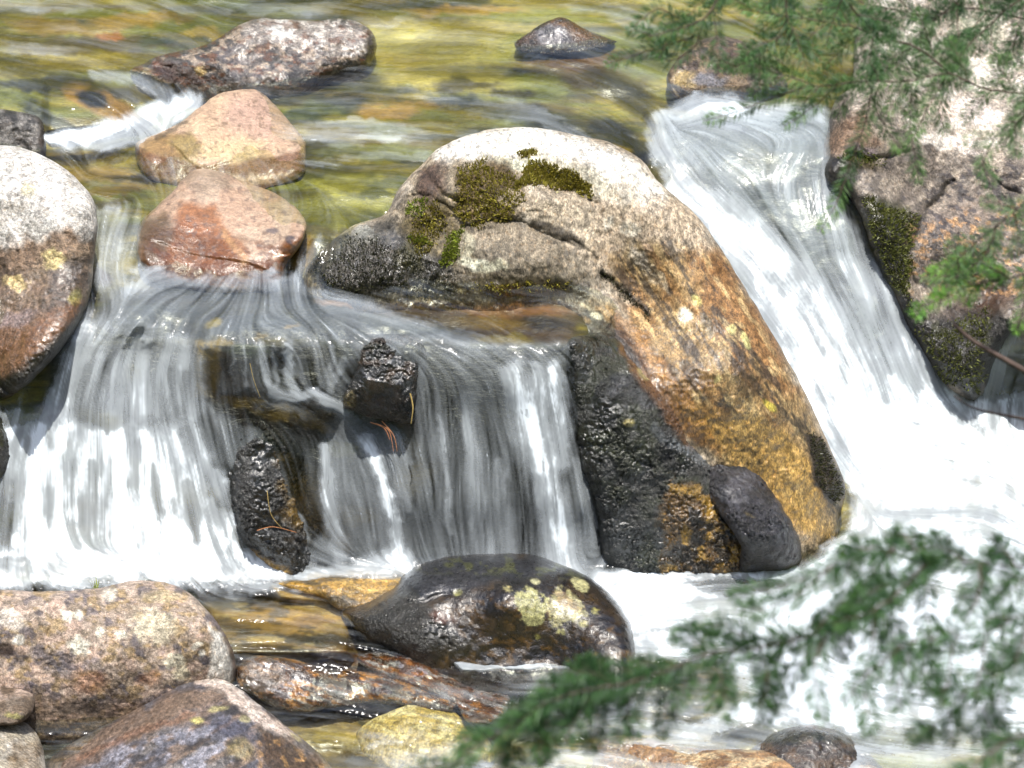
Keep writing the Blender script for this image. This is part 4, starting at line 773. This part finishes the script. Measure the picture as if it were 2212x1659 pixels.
# foreground rocks
fb_, fd_ = boulder('dark rounded wet boulder with two pale lichen blotches in front of the falls',
 [(735,1320),(790,1300),(850,1270),(880,1235),(940,1208),(1010,1198),(1080,1195),(1150,1198),(1200,1215),(1260,1240),(1310,1275),(1350,1325),(1370,1380),(1375,1430),(1350,1465),(1200,1470),(1050,1465),(940,1430),(850,1410),(790,1385),(755,1350)],
 [(1370,1430,'w'),(1200,1436,'w'),(1000,1436,'w'),(850,1400,'w'),(760,1340,'w'),(1080,1200,'r',.50),(1300,1270,'r',.34),(880,1240,'r',.45),(1100,1300,'r',.12)],
 '281f12', [S('3f2e12', 40, 26, .0, .7, .2, 0, 1), S('14100a', 40, 24, .1, .8, .15, 0, 2), S('624716', 20, 14, .24, .6, .12, 0, 3, [(960,1290),(1350,1290),(1370,1440),(960,1440)]),
  G([(860,1260),(940,1205),(1180,1195),(1240,1240),(1120,1250),(1000,1270),(920,1300),(870,1290)], '2c2d32', .9, 12, 10), G([(760,1310),(880,1270),(930,1310),(1000,1390),(900,1410),(790,1380)], '282822', .85, 12, 14), E(950,1330,30,18,.2,'5e3214',.6,.5,14), E(1000,1400,60,20,0,'2b2410',.7), E(1150,1360,100,30,0,'2e2410',.6),
  G([(1110,1290),(1130,1272),(1175,1285),(1190,1310),(1175,1340),(1140,1352),(1115,1325)], 'a8a570', .97, 3, 13, 16), G([(1190,1290),(1210,1270),(1260,1300),(1265,1330),(1230,1345),(1195,1350),(1185,1320)], 'a09a6c', .97, 3, 13, 16), E(1252,1262,18,12,.5,'b9b583',.97,.25,6,14), E(1155,1255,10,7,0,'b8b48a',.95,.25,4), E(1262,1345,12,8,0,'8f8a4c',.9,.3,5), E(1040,1290,0.1,.1,0,'333333',0), E(988,1280,9,7,0,'7a7840',.9,.3,4), E(1225,1300,30,10,.4,'9c7a50',.5), E(1098,1272,8,5,0,'a8a070',.9,.4,6,10), E(1210,1365,7,5,0,'9a965c',.9,.4,6,10), E(1285,1320,8,6,0,'8f8a4c',.9,.4,6,10), E(1160,1375,6,4,0,'8f8a4c',.8,.4,5,10),
  S('55581c', 22, 10, .2, .5, .12, 0, 14, [(950,1190),(1280,1200),(1280,1250),(900,1230)])],
 sink=(1420,60), bulge=.20, roll=90, thick=.35, noise=(.02, 4), fine=.003, rug=.12, wet=.85, rugl=[G([(735,1320),(880,1280),(960,1350),(1000,1400),(850,1420)], 1,1,12,0)], nf=0, seed=71, bumps=[(930,1296,44,10,-.3,-.015)], cuts=[([(915,1300),(950,1285),(980,1280)],8,.01)])
boulder('squarish lichen spotted pinkish boulder at the lower left, beside the foam',
 [(-220,1300),(-100,1275),(0,1274),(80,1277),(150,1275),(220,1268),(280,1256),(350,1257),(400,1275),(440,1310),(480,1360),(505,1410),(512,1455),(500,1490),(440,1540),(330,1570),(200,1590),(90,1600),(0,1600),(-220,1620)],
 [(100,1575,'w'),(300,1560,'w'),(480,1500,'w'),(0,1580,'w'),(-150,1590,'w'),(300,1262,'r',.42),(100,1280,'r',.30),(460,1340,'r',.25),(250,1420,'r',.04)],
 'bcaa9a', [S('a09080', 70, 50, .0, .6, .2, 0, 1), S('c8ae9c', 40, 30, .12, .7, .15, 0, 2), S('92826a', 26, 18, .15, .5, .12, 0, 3), S('5c5860', 30, 24, .25, .75, .12, 0, 4), S('a88f60', 20, 16, .25, .6, .1, 0, 5),
  G([(-220,1530),(60,1500),(300,1520),(500,1470),(500,1600),(-220,1620)], '7c6858', .7, 20, 16), E(200,1470,34,28,0,'c08a64',.5,.4,12), E(320,1470,26,20,0,'b07a50',.45,.4,12),
  E(145,1330,12,11,0,'ece8da',.97,.3,4,14), E(168,1330,8,9,0,'e4e0d0',.95,.3,4,14), E(170,1395,24,16,.2,'e8e4d2',.97,.3,8,14), E(38,1384,15,12,0,'eeeade',.97,.3,4,14), E(215,1365,10,10,0,'dedac8',.95,.3,5,14), E(262,1372,12,10,0,'dcd8c4',.95,.3,6,14), E(330,1350,44,34,.3,'d4cbb0',.8,.4,14,18), E(380,1430,26,14,.1,'d4cdb4',.9,.35,9,14), E(395,1450,16,20,0,'c8c0a4',.8,.35,8), E(425,1395,14,8,-.2,'e0dac8',.9,.3,6), E(20,1340,30,20,.2,'e0d8cc',.7), E(235,1285,14,20,.1,'dcd4c4',.8), E(510-80,1300,30,20,.4,'c9b9a4',.5), E(350,1290,40,16,0,'c0b28c',.6),
  G([(455,1345),(480,1370),(500,1440),(498,1490),(470,1480),(460,1420)], 'f0ece2', .95, 7, 8), E(455,1465,7,26,0,'f0ece2',.9,.3,4), G([(480,1360),(515,1420),(515,1500),(500,1500),(498,1430)], '4a3426', .7, 6, 5), E(438,1410,8,8,0,'e8e4d8',.9,.3,3), E(200,1440,24,16,0,'6a6870',.6), E(130,1450,26,20,0,'5c5c68',.5), E(440,1425,14,12,.2,'4c4c5a',.8,.3,5), E(180,1530,60,16,-.1,'3e3a36',.6), E(60,1490,30,16,.2,'4f4f5c',.5), E(10,1405,20,14,0,'33261e',.9,.3,5)],
 sink=(1530,50), nf=12, fd=.03, bulge=.22, roll=110, thick=.45, noise=(.022, 4.5), facet=.012, fine=.004, rug=.3, wet=.15, seed=72, pw=2.6, cuts=[([(110,1275),(115,1330),(100,1370)],5,.02),([(55,1280),(58,1330)],4,.015)], name='boulder')
boulder('slanted bluish brown boulder with a pale ridge at the bottom left corner foreground',
 [(95,1700),(110,1640),(180,1590),(260,1550),(330,1510),(380,1475),(420,1458),(470,1462),(520,1490),(570,1530),(620,1570),(670,1610),(710,1650),(760,1720),(740,1800),(400,1830),(120,1810)],
 [(700,1650,'w'),(150,1620,'w',.02),(430,1465,'w',-.10),(580,1545,'w',-.16),(400,1640,'w',-.30),(250,1800,'w',-.2),(650,1780,'w',-.1)],
 '7a7470', [S('54545e', 80, 40, .0, .8, .2, -.4, 1), S('86705c', 60, 18, .12, .7, .15, -.45, 2), S('2f2a28', 30, 22, .2, .7, .12, -.4, 3), S('9d9da8', 50, 22, .2, .7, .12, -.4, 4, [(150,1600),(500,1560),(500,1720),(150,1720)]),
  G([(100,1650),(200,1590),(370,1500),(480,1480),(500,1510),(400,1560),(250,1620),(130,1680)], '7c6858', .8, 10, 10), L([(170,1640,6),(300,1580,8),(420,1545,6)], '8a5a3c', .35),
  G([(420,1458),(480,1468),(540,1510),(600,1560),(640,1590),(600,1585),(530,1540),(470,1490),(420,1478)], 'e2cfc0', .85, 7, 9), S('f0e6da', 14, 10, .15, .8, .1, .6, 8, [(420,1455),(520,1475),(640,1590),(600,1590),(480,1490)]),
  E(470,1530,22,7,-.2,'a8a070',.85,.3,5), E(425,1558,14,7,0,'b9b06c',.9,.3,4), E(530,1555,13,8,.1,'a09870',.8,.3,4), E(510,1580,60,24,.4,'4a4a5c',.5), G([(560,1560),(700,1650),(740,1720),(640,1720),(560,1660)], '54402c', .8, 12, 14), E(520,1620,30,24,.3,'8a7c44',.5), S('b8905c', 12, 20, .28, .7, .1, -.6, 15, [(560,1580),(720,1660),(700,1720),(560,1720)]), E(640,1595,16,4,.7,'c8bc8c',.8,.3,3)],
 bulge=.16, roll=90, thick=.35, noise=(.02, 4), fine=.004, rug=.25, wet=.6, seed=73, cuts=[([(110,1670),(250,1600),(400,1540),(500,1520)],9,.02)], mat=STREAKROCK)
boulder('pale cracked block in the bottom left corner, lower stone of the pair', [(-150,1560),(-40,1545),(40,1555),(75,1580),(95,1630),(100,1700),(60,1800),(-150,1800)],
 [(90,1650,'w',-.1),(0,1560,'w',-.18),(-60,1700,'w',-.4),(40,1700,'w',-.3)], 'b4ab98', [S('8f8a80', 30, 24, .1, .7, .15, 0, 1), S('6a5a40', 24, 18, .18, .7, .12, 0, 2), S('dcd6c8', 24, 18, .15, .7, .12, 0, 3), G([(20,1600),(90,1600),(100,1720),(20,1720)], '7a6448', .6, 12, 10)], bulge=.12, roll=50, thick=.25, seed=74, noise=(.02,6), rug=.4, wet=.1)
boulder('pinkish knob of rock on top of the pale block in the bottom left corner', [(-150,1460),(-60,1440),(0,1438),(35,1448),(65,1480),(75,1510),(65,1545),(30,1565),(-40,1570),(-150,1580)],
 [(70,1530,'w',-.2),(0,1560,'w',-.24),(0,1445,'w',-.10),(-100,1500,'w',-.3)], 'bda898', [S('d6c8bc', 24, 18, .1, .7, .15, 0, 1), E(15,1490,20,14,.2,'5a4a38',.9,.3,6), G([(-20,1515),(80,1500),(70,1560),(-40,1575)], '4a3c26', .8, 8, 8), E(30,1545,20,8,0,'8f8a50',.7)], bulge=.12, roll=45, thick=.2, seed=75, noise=(.02,6), rug=.35, wet=.1)
boulder('flat amber brown wet rock awash behind the bottom left boulders',
 [(512,1440),(545,1418),(590,1418),(640,1425),(690,1440),(740,1450),(800,1452),(870,1470),(930,1495),(985,1520),(960,1545),(880,1530),(800,1520),(720,1530),(660,1540),(600,1530),(540,1500),(514,1480)],
 [(530,1490,'w'),(660,1518,'w',-.01),(800,1505,'w',-.01),(950,1530,'w'),(560,1420,'r',.10),(780,1452,'r',.08)],
 '5e3a14', [S('2c1c0c', 30, 14, -.02, .85, .15, .25, 1), S('b07a34', 24, 9, .15, .8, .12, .25, 2), S('8a8a90', 26, 6, .22, .7, .12, .3, 3), G([(515,1430),(580,1420),(620,1470),(560,1500),(520,1480)], '6f6456', .7, 10, 10), L([(620,1428,5),(680,1470,6),(760,1475,6),(900,1500,5)], '2a2018', .8)],
 bulge=.06, roll=26, thick=.14, noise=(.025, 7), facet=.015, fine=.005, rug=.4, wet=1.0, seed=76)
boulder('rusty wet rock behind the yellow rock and beside the blurred branch',
 [(770,1420),(840,1405),(900,1415),(980,1440),(1050,1470),(1095,1500),(1100,1530),(1060,1560),(1010,1560),(980,1520),(900,1490),(820,1460)],
 [(850,1455,'w',-.01),(1000,1530,'w',-.01),(1090,1525,'w'),(900,1418,'r',.08),(1040,1470,'r',.1)],
 '643a14', [S('a06a30', 24, 9, .16, .7, .12, .35, 1), S('35220f', 24, 10, .12, .85, .12, .35, 2), S('9a98a0', 26, 6, .24, .7, .12, .35, 3)], bulge=.06, roll=24, thick=.14, noise=(.025, 7), facet=.015, rug=.4, wet=1.0, seed=77)
boulder('yellow tan rounded rock under thin water at the bottom centre', [(765,1600),(790,1562),(835,1540),(880,1524),(930,1528),(968,1526),(1000,1552),(1050,1590),(1060,1650),(900,1690),(800,1660)],
 [(800,1590,'w',.07),(900,1620,'w',.06),(1020,1610,'w',.06),(900,1530,'w',.01),(960,1545,'w',.01)], 'b8a25c', [S('8a7640', 40, 20, .1, .7, .15, .2, 1), S('d2c48c', 30, 14, .15, .8, .12, .2, 2), G([(780,1600),(900,1590),(1020,1620),(1000,1700),(800,1700)], 'a8966a', .7, 12, 12)], bulge=.07, roll=50, thick=.14, rug=.15, wet=.7, seed=78)
boulder('dark brown rock at the bottom edge right, seen through the blurred branches', [(1590,1660),(1630,1612),(1680,1580),(1750,1566),(1820,1582),(1868,1622),(1920,1680),(1900,1760),(1600,1760)],
 [(1640,1625,'w',-.02),(1850,1635,'w',-.02),(1740,1650,'w',-.07),(1740,1572,'r',.06)], '34281a', [S('5a4020', 26, 14, .1, .7, .15, 0, 1), G([(1640,1580),(1830,1575),(1840,1610),(1650,1600)], '28301c', .7, 10, 10)], bulge=.1, roll=40, thick=.2, rug=.4, wet=.9, nf=3, seed=79)
boulder('low tan rock awash along the bottom edge beneath the branches', [(1300,1600),(1350,1588),(1420,1600),(1500,1615),(1640,1620),(1800,1632),(1900,1660),(1900,1720),(1300,1720),(1280,1650)],
 [(1330,1625,'w',-.0),(1500,1660,'w',-.03),(1800,1680,'w',-.03),(1400,1596,'w',-.0),(1600,1700,'w',-.08)], 'a07c50', [S('6a4a2c', 40, 14, .1, .7, .15, 0, 1), S('c8b48c', 30, 10, .15, .7, .12, 0, 2)], bulge=.07, roll=40, thick=.14, rug=.3, wet=.7, seed=80)
boulder('golden brown rock just above the surface left of the lichen blotched boulder', [(600,1258),(700,1246),(800,1240),(880,1232),(930,1238),(930,1275),(860,1300),(800,1318),(740,1318),(690,1290),(640,1280)],
 [(640,1278,'w',-.02),(740,1316,'w',-.01),(860,1290,'w',-.03),(900,1236,'r',.10),(720,1248,'r',.02)], 'b08a3e', [S('6a5424', 30, 14, .1, .75, .15, -.1, 1), S('d0ac60', 24, 10, .15, .7, .12, -.1, 2), E(738,1302,36,14,0,'3a382e',.8), L([(620,1262,4),(740,1250,5),(860,1240,4)], '3f3a28', .7)], bulge=.05, roll=30, thick=.12, rug=.3, wet=.8, seed=81)

# ------------------------------------------------------------------ conifer branches
WOOD = plain('bark_material', (.065, .045, .032), .8, .4, 90)
DEADWOOD = plain('dead_twig_material', (.07, .045, .035), .8, .3, 90)
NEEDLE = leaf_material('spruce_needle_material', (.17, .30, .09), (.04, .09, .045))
NEEDLE2 = leaf_material('dark_needle_material', (.09, .19, .055), (.025, .07, .035))  # needles of a darker green
def tube(paths):
    V = []; Fc = []; n = 6; off = 0
    for pts, rad in paths:
        pts = np.array(pts); m = len(pts)
        for i in range(m):
            t = pts[min(i+1, m-1)] - pts[max(i-1, 0)]; t /= np.linalg.norm(t) + 1e-9
            a = np.cross(t, [0.3, 1, .2]); a /= np.linalg.norm(a) + 1e-9; b = np.cross(t, a)
            for k in range(n):
                an = 2 * math.pi * k / n; V.append(pts[i] + rad[i] * (math.cos(an) * a + math.sin(an) * b))
        for i in range(m - 1):
            for k in range(n):
                p = off + i * n + k; q = off + i * n + (k + 1) % n; Fc.append((p, q, q + n, p + n))
        off += m * n
    return np.array(V), np.array(Fc)
def needles(path, r, ln, per_m, w=.00072):
    path = np.array(path); seg = np.linalg.norm(np.diff(path, axis=0), axis=1); tot = seg.sum(); cum = np.concatenate([[0], np.cumsum(seg)])
    n = max(6, int(tot * per_m * 1.5)); s = np.sort(r.uniform(0, tot, n)); s[-3:] = tot
    P = np.stack([np.interp(s, cum, path[:, k]) for k in range(3)], 1); s2 = np.clip(s - .01, 0, tot)
    Q = np.stack([np.interp(np.clip(s - .012, 0, tot), cum, path[:, k]) for k in range(3)], 1); P2 = np.stack([np.interp(np.clip(s + .012, 0, tot), cum, path[:, k]) for k in range(3)], 1)
    T = P2 - Q; T /= np.linalg.norm(T, axis=1)[:, None] + 1e-9
    side = np.cross(T, np.array([0, -.9, .45])); side /= np.linalg.norm(side, axis=1)[:, None] + 1e-9; upv = np.cross(side, T)
    sg = r.choice([-1, 1], n); an = r.normal(.25, .55, n)
    d = T * r.uniform(.45, .95, n)[:, None] + side * (sg * np.cos(an))[:, None] + upv * np.sin(an)[:, None] * 1.0 ; d /= np.linalg.norm(d, axis=1)[:, None]
    L_ = ln * r.uniform(.7, 1.15, n) * np.clip(.35 + (tot - s) / (ln * 1.5), .35, 1)
    wv = np.cross(d, r.normal(0, 1, (n, 3))); wv /= np.linalg.norm(wv, axis=1)[:, None] + 1e-9
    mid = P + d * (L_ * .5)[:, None] + np.array([0, 0, .0005]); tip = P + d * L_[:, None] + np.array([0, 0, -.0015])
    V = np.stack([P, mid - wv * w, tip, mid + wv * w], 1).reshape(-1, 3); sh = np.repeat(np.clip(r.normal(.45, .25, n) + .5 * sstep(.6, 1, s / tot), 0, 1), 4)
    return V, sh
def spruce(label, stems, twigs, d0, mat=NEEDLE, ln=.019, per_m=1100, seed=1, group='conifer branches hanging into the picture', auto=None, stemneedles=True, fray=.05, nw=.00072):
    r = np.random.default_rng(seed); root = D.objects.new('conifer_branch', None); COL.objects.link(root); tag(root, label, 'branch', group)
    root.location = atd(np.array(float(stems[0][0][0])), np.array(float(stems[0][0][1])), d0).tolist(); base = np.array(root.location)
    paths = []; NV = []; NS = []
    def mk(pts, dd, r0, r1, nee=True, le=ln, pm=per_m):
        c = catmull(pts, False, 6); m = len(c); dz = np.linspace(0, dd, m) + fray * np.cumsum(r.normal(0, .02, m)); P = atd(c[:, 0], c[:, 1], d0 + dz) 
        P = P + r.normal(0, .0012, P.shape); P -= base; paths.append((P, np.linspace(r0, r1, m)))
        if nee:
            v, s = needles(P, r, le, pm, nw); NV.append(v); NS.append(s)
        return P, c
    for s in stems:
        dd = r.uniform(-.12, .12); P, c = mk(s, dd, .003 if len(s) > 3 else .0022, .0009, stemneedles)
        if auto:                                  # side twigs: spacing px, length px, angle, droop
            sp, Ln, ang, droop = auto; acc = 0; k = 0
            for i in range(2, len(c) - 1):
                st = np.linalg.norm(c[i] - c[i-1]); acc += st
                if acc > sp:
                    acc = 0; k += 1; t = (c[i+1] - c[i-1]); a0 = math.atan2(t[1], t[0]) + (1 if k % 2 else -1) * (ang + r.normal(0, .15)); LL = Ln * r.uniform(.55, 1.15) * (1 - .45 * i / len(c))
                    q = [c[i]]; 
                    for j in range(1, 4):
                        f = j / 3; q.append(c[i] + LL * f * np.array([math.cos(a0), math.sin(a0)]) + np.array([0, droop * LL * f * f]))
                    P2, c2 = mk([tuple(v) for v in q], r.uniform(-.06, .06), .0016, .0007)
                    if LL > 95 and r.random() < .55:
                        for jj in (5, 10):
                            a1 = a0 + r.choice([-1, 1]) * .8; l2 = LL * .4; q2 = [c2[jj], c2[jj] + l2 * .5 * np.array([math.cos(a1), math.sin(a1)]), c2[jj] + l2 * np.array([math.cos(a1), math.sin(a1) + droop])]
                            mk([tuple(v) for v in q2], 0, .001, .0006)
    for t in twigs: mk(t, r.uniform(-.06, .06), .0020, .0008)
    V, Fc = tube(paths); mesh_obj('twig', V, Fc, WOOD, root)
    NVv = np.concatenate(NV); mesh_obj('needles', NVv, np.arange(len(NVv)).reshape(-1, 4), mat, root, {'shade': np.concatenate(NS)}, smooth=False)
    return root

UPD = 7.2
spruce('long dark conifer branch crossing the upper right corner behind the others', [[(2400,250),(2212,204),(2130,192),(2050,160),(1960,175),(1860,176),(1770,185),(1690,160),(1600,135)], [(2060,165),(1990,110),(1900,75),(1800,50),(1700,35),(1600,20)]],
  [[(1884,190),(1870,260),(1840,346),(1810,430),(1772,500)],[(1850,176),(1800,190),(1760,230),(1690,275)],[(1970,180),(1965,260),(1975,330),(1985,395)],[(1760,186),(1700,200),(1620,230),(1520,262)],[(1690,160),(1650,140),(1570,150)],[(2060,165),(2030,230),(2045,290)],[(1900,185),(1890,230),(1930,300),(1950,330)]], UPD, NEEDLE, .031, 1400, 2, auto=(42,150,.85,.25))
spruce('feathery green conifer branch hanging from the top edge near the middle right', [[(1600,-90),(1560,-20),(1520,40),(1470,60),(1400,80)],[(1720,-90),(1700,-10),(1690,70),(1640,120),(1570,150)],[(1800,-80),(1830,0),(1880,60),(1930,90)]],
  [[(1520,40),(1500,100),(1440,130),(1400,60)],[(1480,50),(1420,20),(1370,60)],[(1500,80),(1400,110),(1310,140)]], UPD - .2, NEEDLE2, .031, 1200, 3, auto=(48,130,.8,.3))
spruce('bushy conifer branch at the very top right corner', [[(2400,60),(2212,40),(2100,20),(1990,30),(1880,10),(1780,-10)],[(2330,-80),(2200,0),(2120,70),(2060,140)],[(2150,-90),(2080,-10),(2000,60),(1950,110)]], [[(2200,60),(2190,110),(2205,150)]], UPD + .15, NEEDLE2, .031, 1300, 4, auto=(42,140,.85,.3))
spruce('drooping conifer spray at the right edge over the pink granite', [[(2400,140),(2260,200),(2190,260),(2150,300),(2112,372)],[(2400,360),(2230,430),(2150,490),(2090,540),(2040,590)]], [[(2150,490),(2130,550),(2070,590),(1990,600)],[(2190,460),(2200,520),(2170,560)],[(2212,250),(2180,290),(2170,320)]], UPD - .5, NEEDLE, .031, 900, 5, auto=(50,105,.8,.2))
spruce('bright green conifer twig pointing left at the right edge below the spray', [[(2400,560),(2260,580),(2180,600),(2100,615),(2050,640),(1985,662)]], [[(2180,600),(2120,570),(2050,575),(2010,590)],[(2212,590),(2215,640),(2195,720)],[(2100,615),(2070,600),(2000,590)]], UPD - .4, leaf_material('fresh_needle_material', (.25, .50, .07), (.06, .19, .04)), .029, 1000, 6, auto=(60,80,.7,.15))
LOD = 4.8
spruce('blurred dark green branch sweeping down to the bottom edge, nearest the middle', [[(1900,1320),(1760,1370),(1640,1400),(1540,1410),(1440,1450),(1330,1480),(1200,1510),(1100,1570),(1020,1620),(950,1680)]],
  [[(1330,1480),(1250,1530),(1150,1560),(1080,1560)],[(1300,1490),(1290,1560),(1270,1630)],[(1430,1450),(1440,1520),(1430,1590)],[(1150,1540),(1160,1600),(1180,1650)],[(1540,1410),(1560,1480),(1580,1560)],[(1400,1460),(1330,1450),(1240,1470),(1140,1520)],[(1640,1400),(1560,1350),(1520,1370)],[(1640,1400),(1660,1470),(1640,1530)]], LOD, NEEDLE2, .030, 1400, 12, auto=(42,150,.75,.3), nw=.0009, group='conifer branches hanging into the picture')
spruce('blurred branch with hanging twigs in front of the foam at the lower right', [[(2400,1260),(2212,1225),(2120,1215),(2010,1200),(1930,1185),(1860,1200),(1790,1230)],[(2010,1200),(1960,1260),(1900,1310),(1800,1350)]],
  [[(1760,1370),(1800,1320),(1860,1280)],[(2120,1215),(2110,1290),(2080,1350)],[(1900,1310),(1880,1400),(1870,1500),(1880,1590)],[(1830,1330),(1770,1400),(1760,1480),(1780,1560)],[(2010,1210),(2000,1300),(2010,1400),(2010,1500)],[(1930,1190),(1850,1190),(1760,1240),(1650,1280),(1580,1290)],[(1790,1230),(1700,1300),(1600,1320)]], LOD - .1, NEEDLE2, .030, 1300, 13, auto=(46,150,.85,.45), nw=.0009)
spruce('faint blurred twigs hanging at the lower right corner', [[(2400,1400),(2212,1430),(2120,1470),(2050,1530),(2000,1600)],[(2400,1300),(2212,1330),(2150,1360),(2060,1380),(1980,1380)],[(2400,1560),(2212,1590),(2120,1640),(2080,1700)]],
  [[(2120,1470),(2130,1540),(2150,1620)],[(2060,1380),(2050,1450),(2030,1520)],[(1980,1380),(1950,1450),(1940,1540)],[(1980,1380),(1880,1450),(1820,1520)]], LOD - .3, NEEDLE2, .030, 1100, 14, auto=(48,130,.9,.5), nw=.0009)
def bare(label, pts, d0, r0, r1):
    c = catmull(pts, False, 8); P = atd(c[:, 0], c[:, 1], np.full(len(c), d0)); V, Fc = tube([(P, np.linspace(r0, r1, len(c)))]); o = mesh_obj('bare_twig', V, Fc, DEADWOOD); tag(o, label, 'twig')
bare('thick bare brown twig at the right edge in front of the thin side fall', [(2420,930),(2300,850),(2212,800),(2150,765),(2100,735),(2060,700)], 7.0, .009, .004)
bare('thin bare twig crossing the foam at the right edge', [(2420,950),(2212,905),(2150,893),(2100,880),(2060,855)], 7.0, .004, .0015)

# ------------------------------------------------------------------ fallen needles and grass
NEED_O = plain('dry_needle_material', (.42, .17, .06), .6, .3, 200)
NEED_Y = plain('straw_needle_material', (.50, .36, .12), .6, .3, 200)
def fallen(label, pts, mat, off=-.05, rad=.0014, group='fallen pine needles on the wet rocks'):
    c = catmull(pts, False, 5); Yc = sheetY(c[:, 0], c[:, 1]) + off; P = atY(c[:, 0], c[:, 1], Yc); V, Fc = tube([(P, np.linspace(rad, rad * .5, len(c)))]); o = mesh_obj('pine_needle', V, Fc, mat); tag(o, label, 'needle', group)
fallen('upright straw coloured needle on the black rock left of the gold patch', [(665*0+577,1060),(585,1110),(608,1140)], NEED_Y, -.13)
fallen('curved orange needle lying level on the black rock in the left fall', [(555,1146),(590,1138),(640,1150)], NEED_O, -.13)
fallen('long pale needle hanging beside the mossy ledge of the middle fall', [(540,785),(548,820),(562,858)], NEED_Y, -.05)
fallen('short straw needle at the right edge of the small black rock', [(886,850),(892,880),(888,915)], NEED_Y, -.09, .003)
for i, p in enumerate([[(812,915),(840,930),(850,975)],[(825,910),(850,940),(858,975)],[(800,912),(830,925),(842,950)]]): fallen(['longest of the orange needles bunched in the flow right of the small black rock','rightmost of the orange needles bunched in the flow','topmost of the orange needles bunched in the flow'][i], p, NEED_O, -.06)
fallen('pale curved needle on the left shoulder of the lichen blotched boulder', [(765,1335),(785,1310),(830,1295)], NEED_Y, -.03)
g = D.objects.new('grass_tuft', None); COL.objects.link(g)
D.objects.remove(g)
def grass():
    r = np.random.default_rng(9); V = []; Fc = []
    b = atY(np.array(208.), np.array(1272.), sheetY(np.array(208.), np.array(1272.)) - .10)
    for k in range(14):
        a = r.uniform(0, 6.28); h = r.uniform(.02, .05); x = b + np.array([r.normal(0, .006), r.normal(0, .005), 0]); w = np.array([math.cos(a), math.sin(a), 0]) * .0015; ln = np.array([r.normal(0, .012), r.normal(0, .01), 0])
        n = len(V); V += [x - w, x + w, x + w * .7 + ln * .5 + [0, 0, h * .6], x - w * .7 + ln * .5 + [0, 0, h * .6], x + ln + [0, 0, h], x + ln * 1.02 + [0, 0, h]]; Fc += [(n, n+1, n+2, n+3), (n+3, n+2, n+5, n+4)]
    o = mesh_obj('grass_tuft', V, Fc, MOSSG, attrs={'shade': np.full(len(V), .8)}); tag(o, 'tiny green grass tuft on top of the squarish lower left boulder', 'grass')
grass()
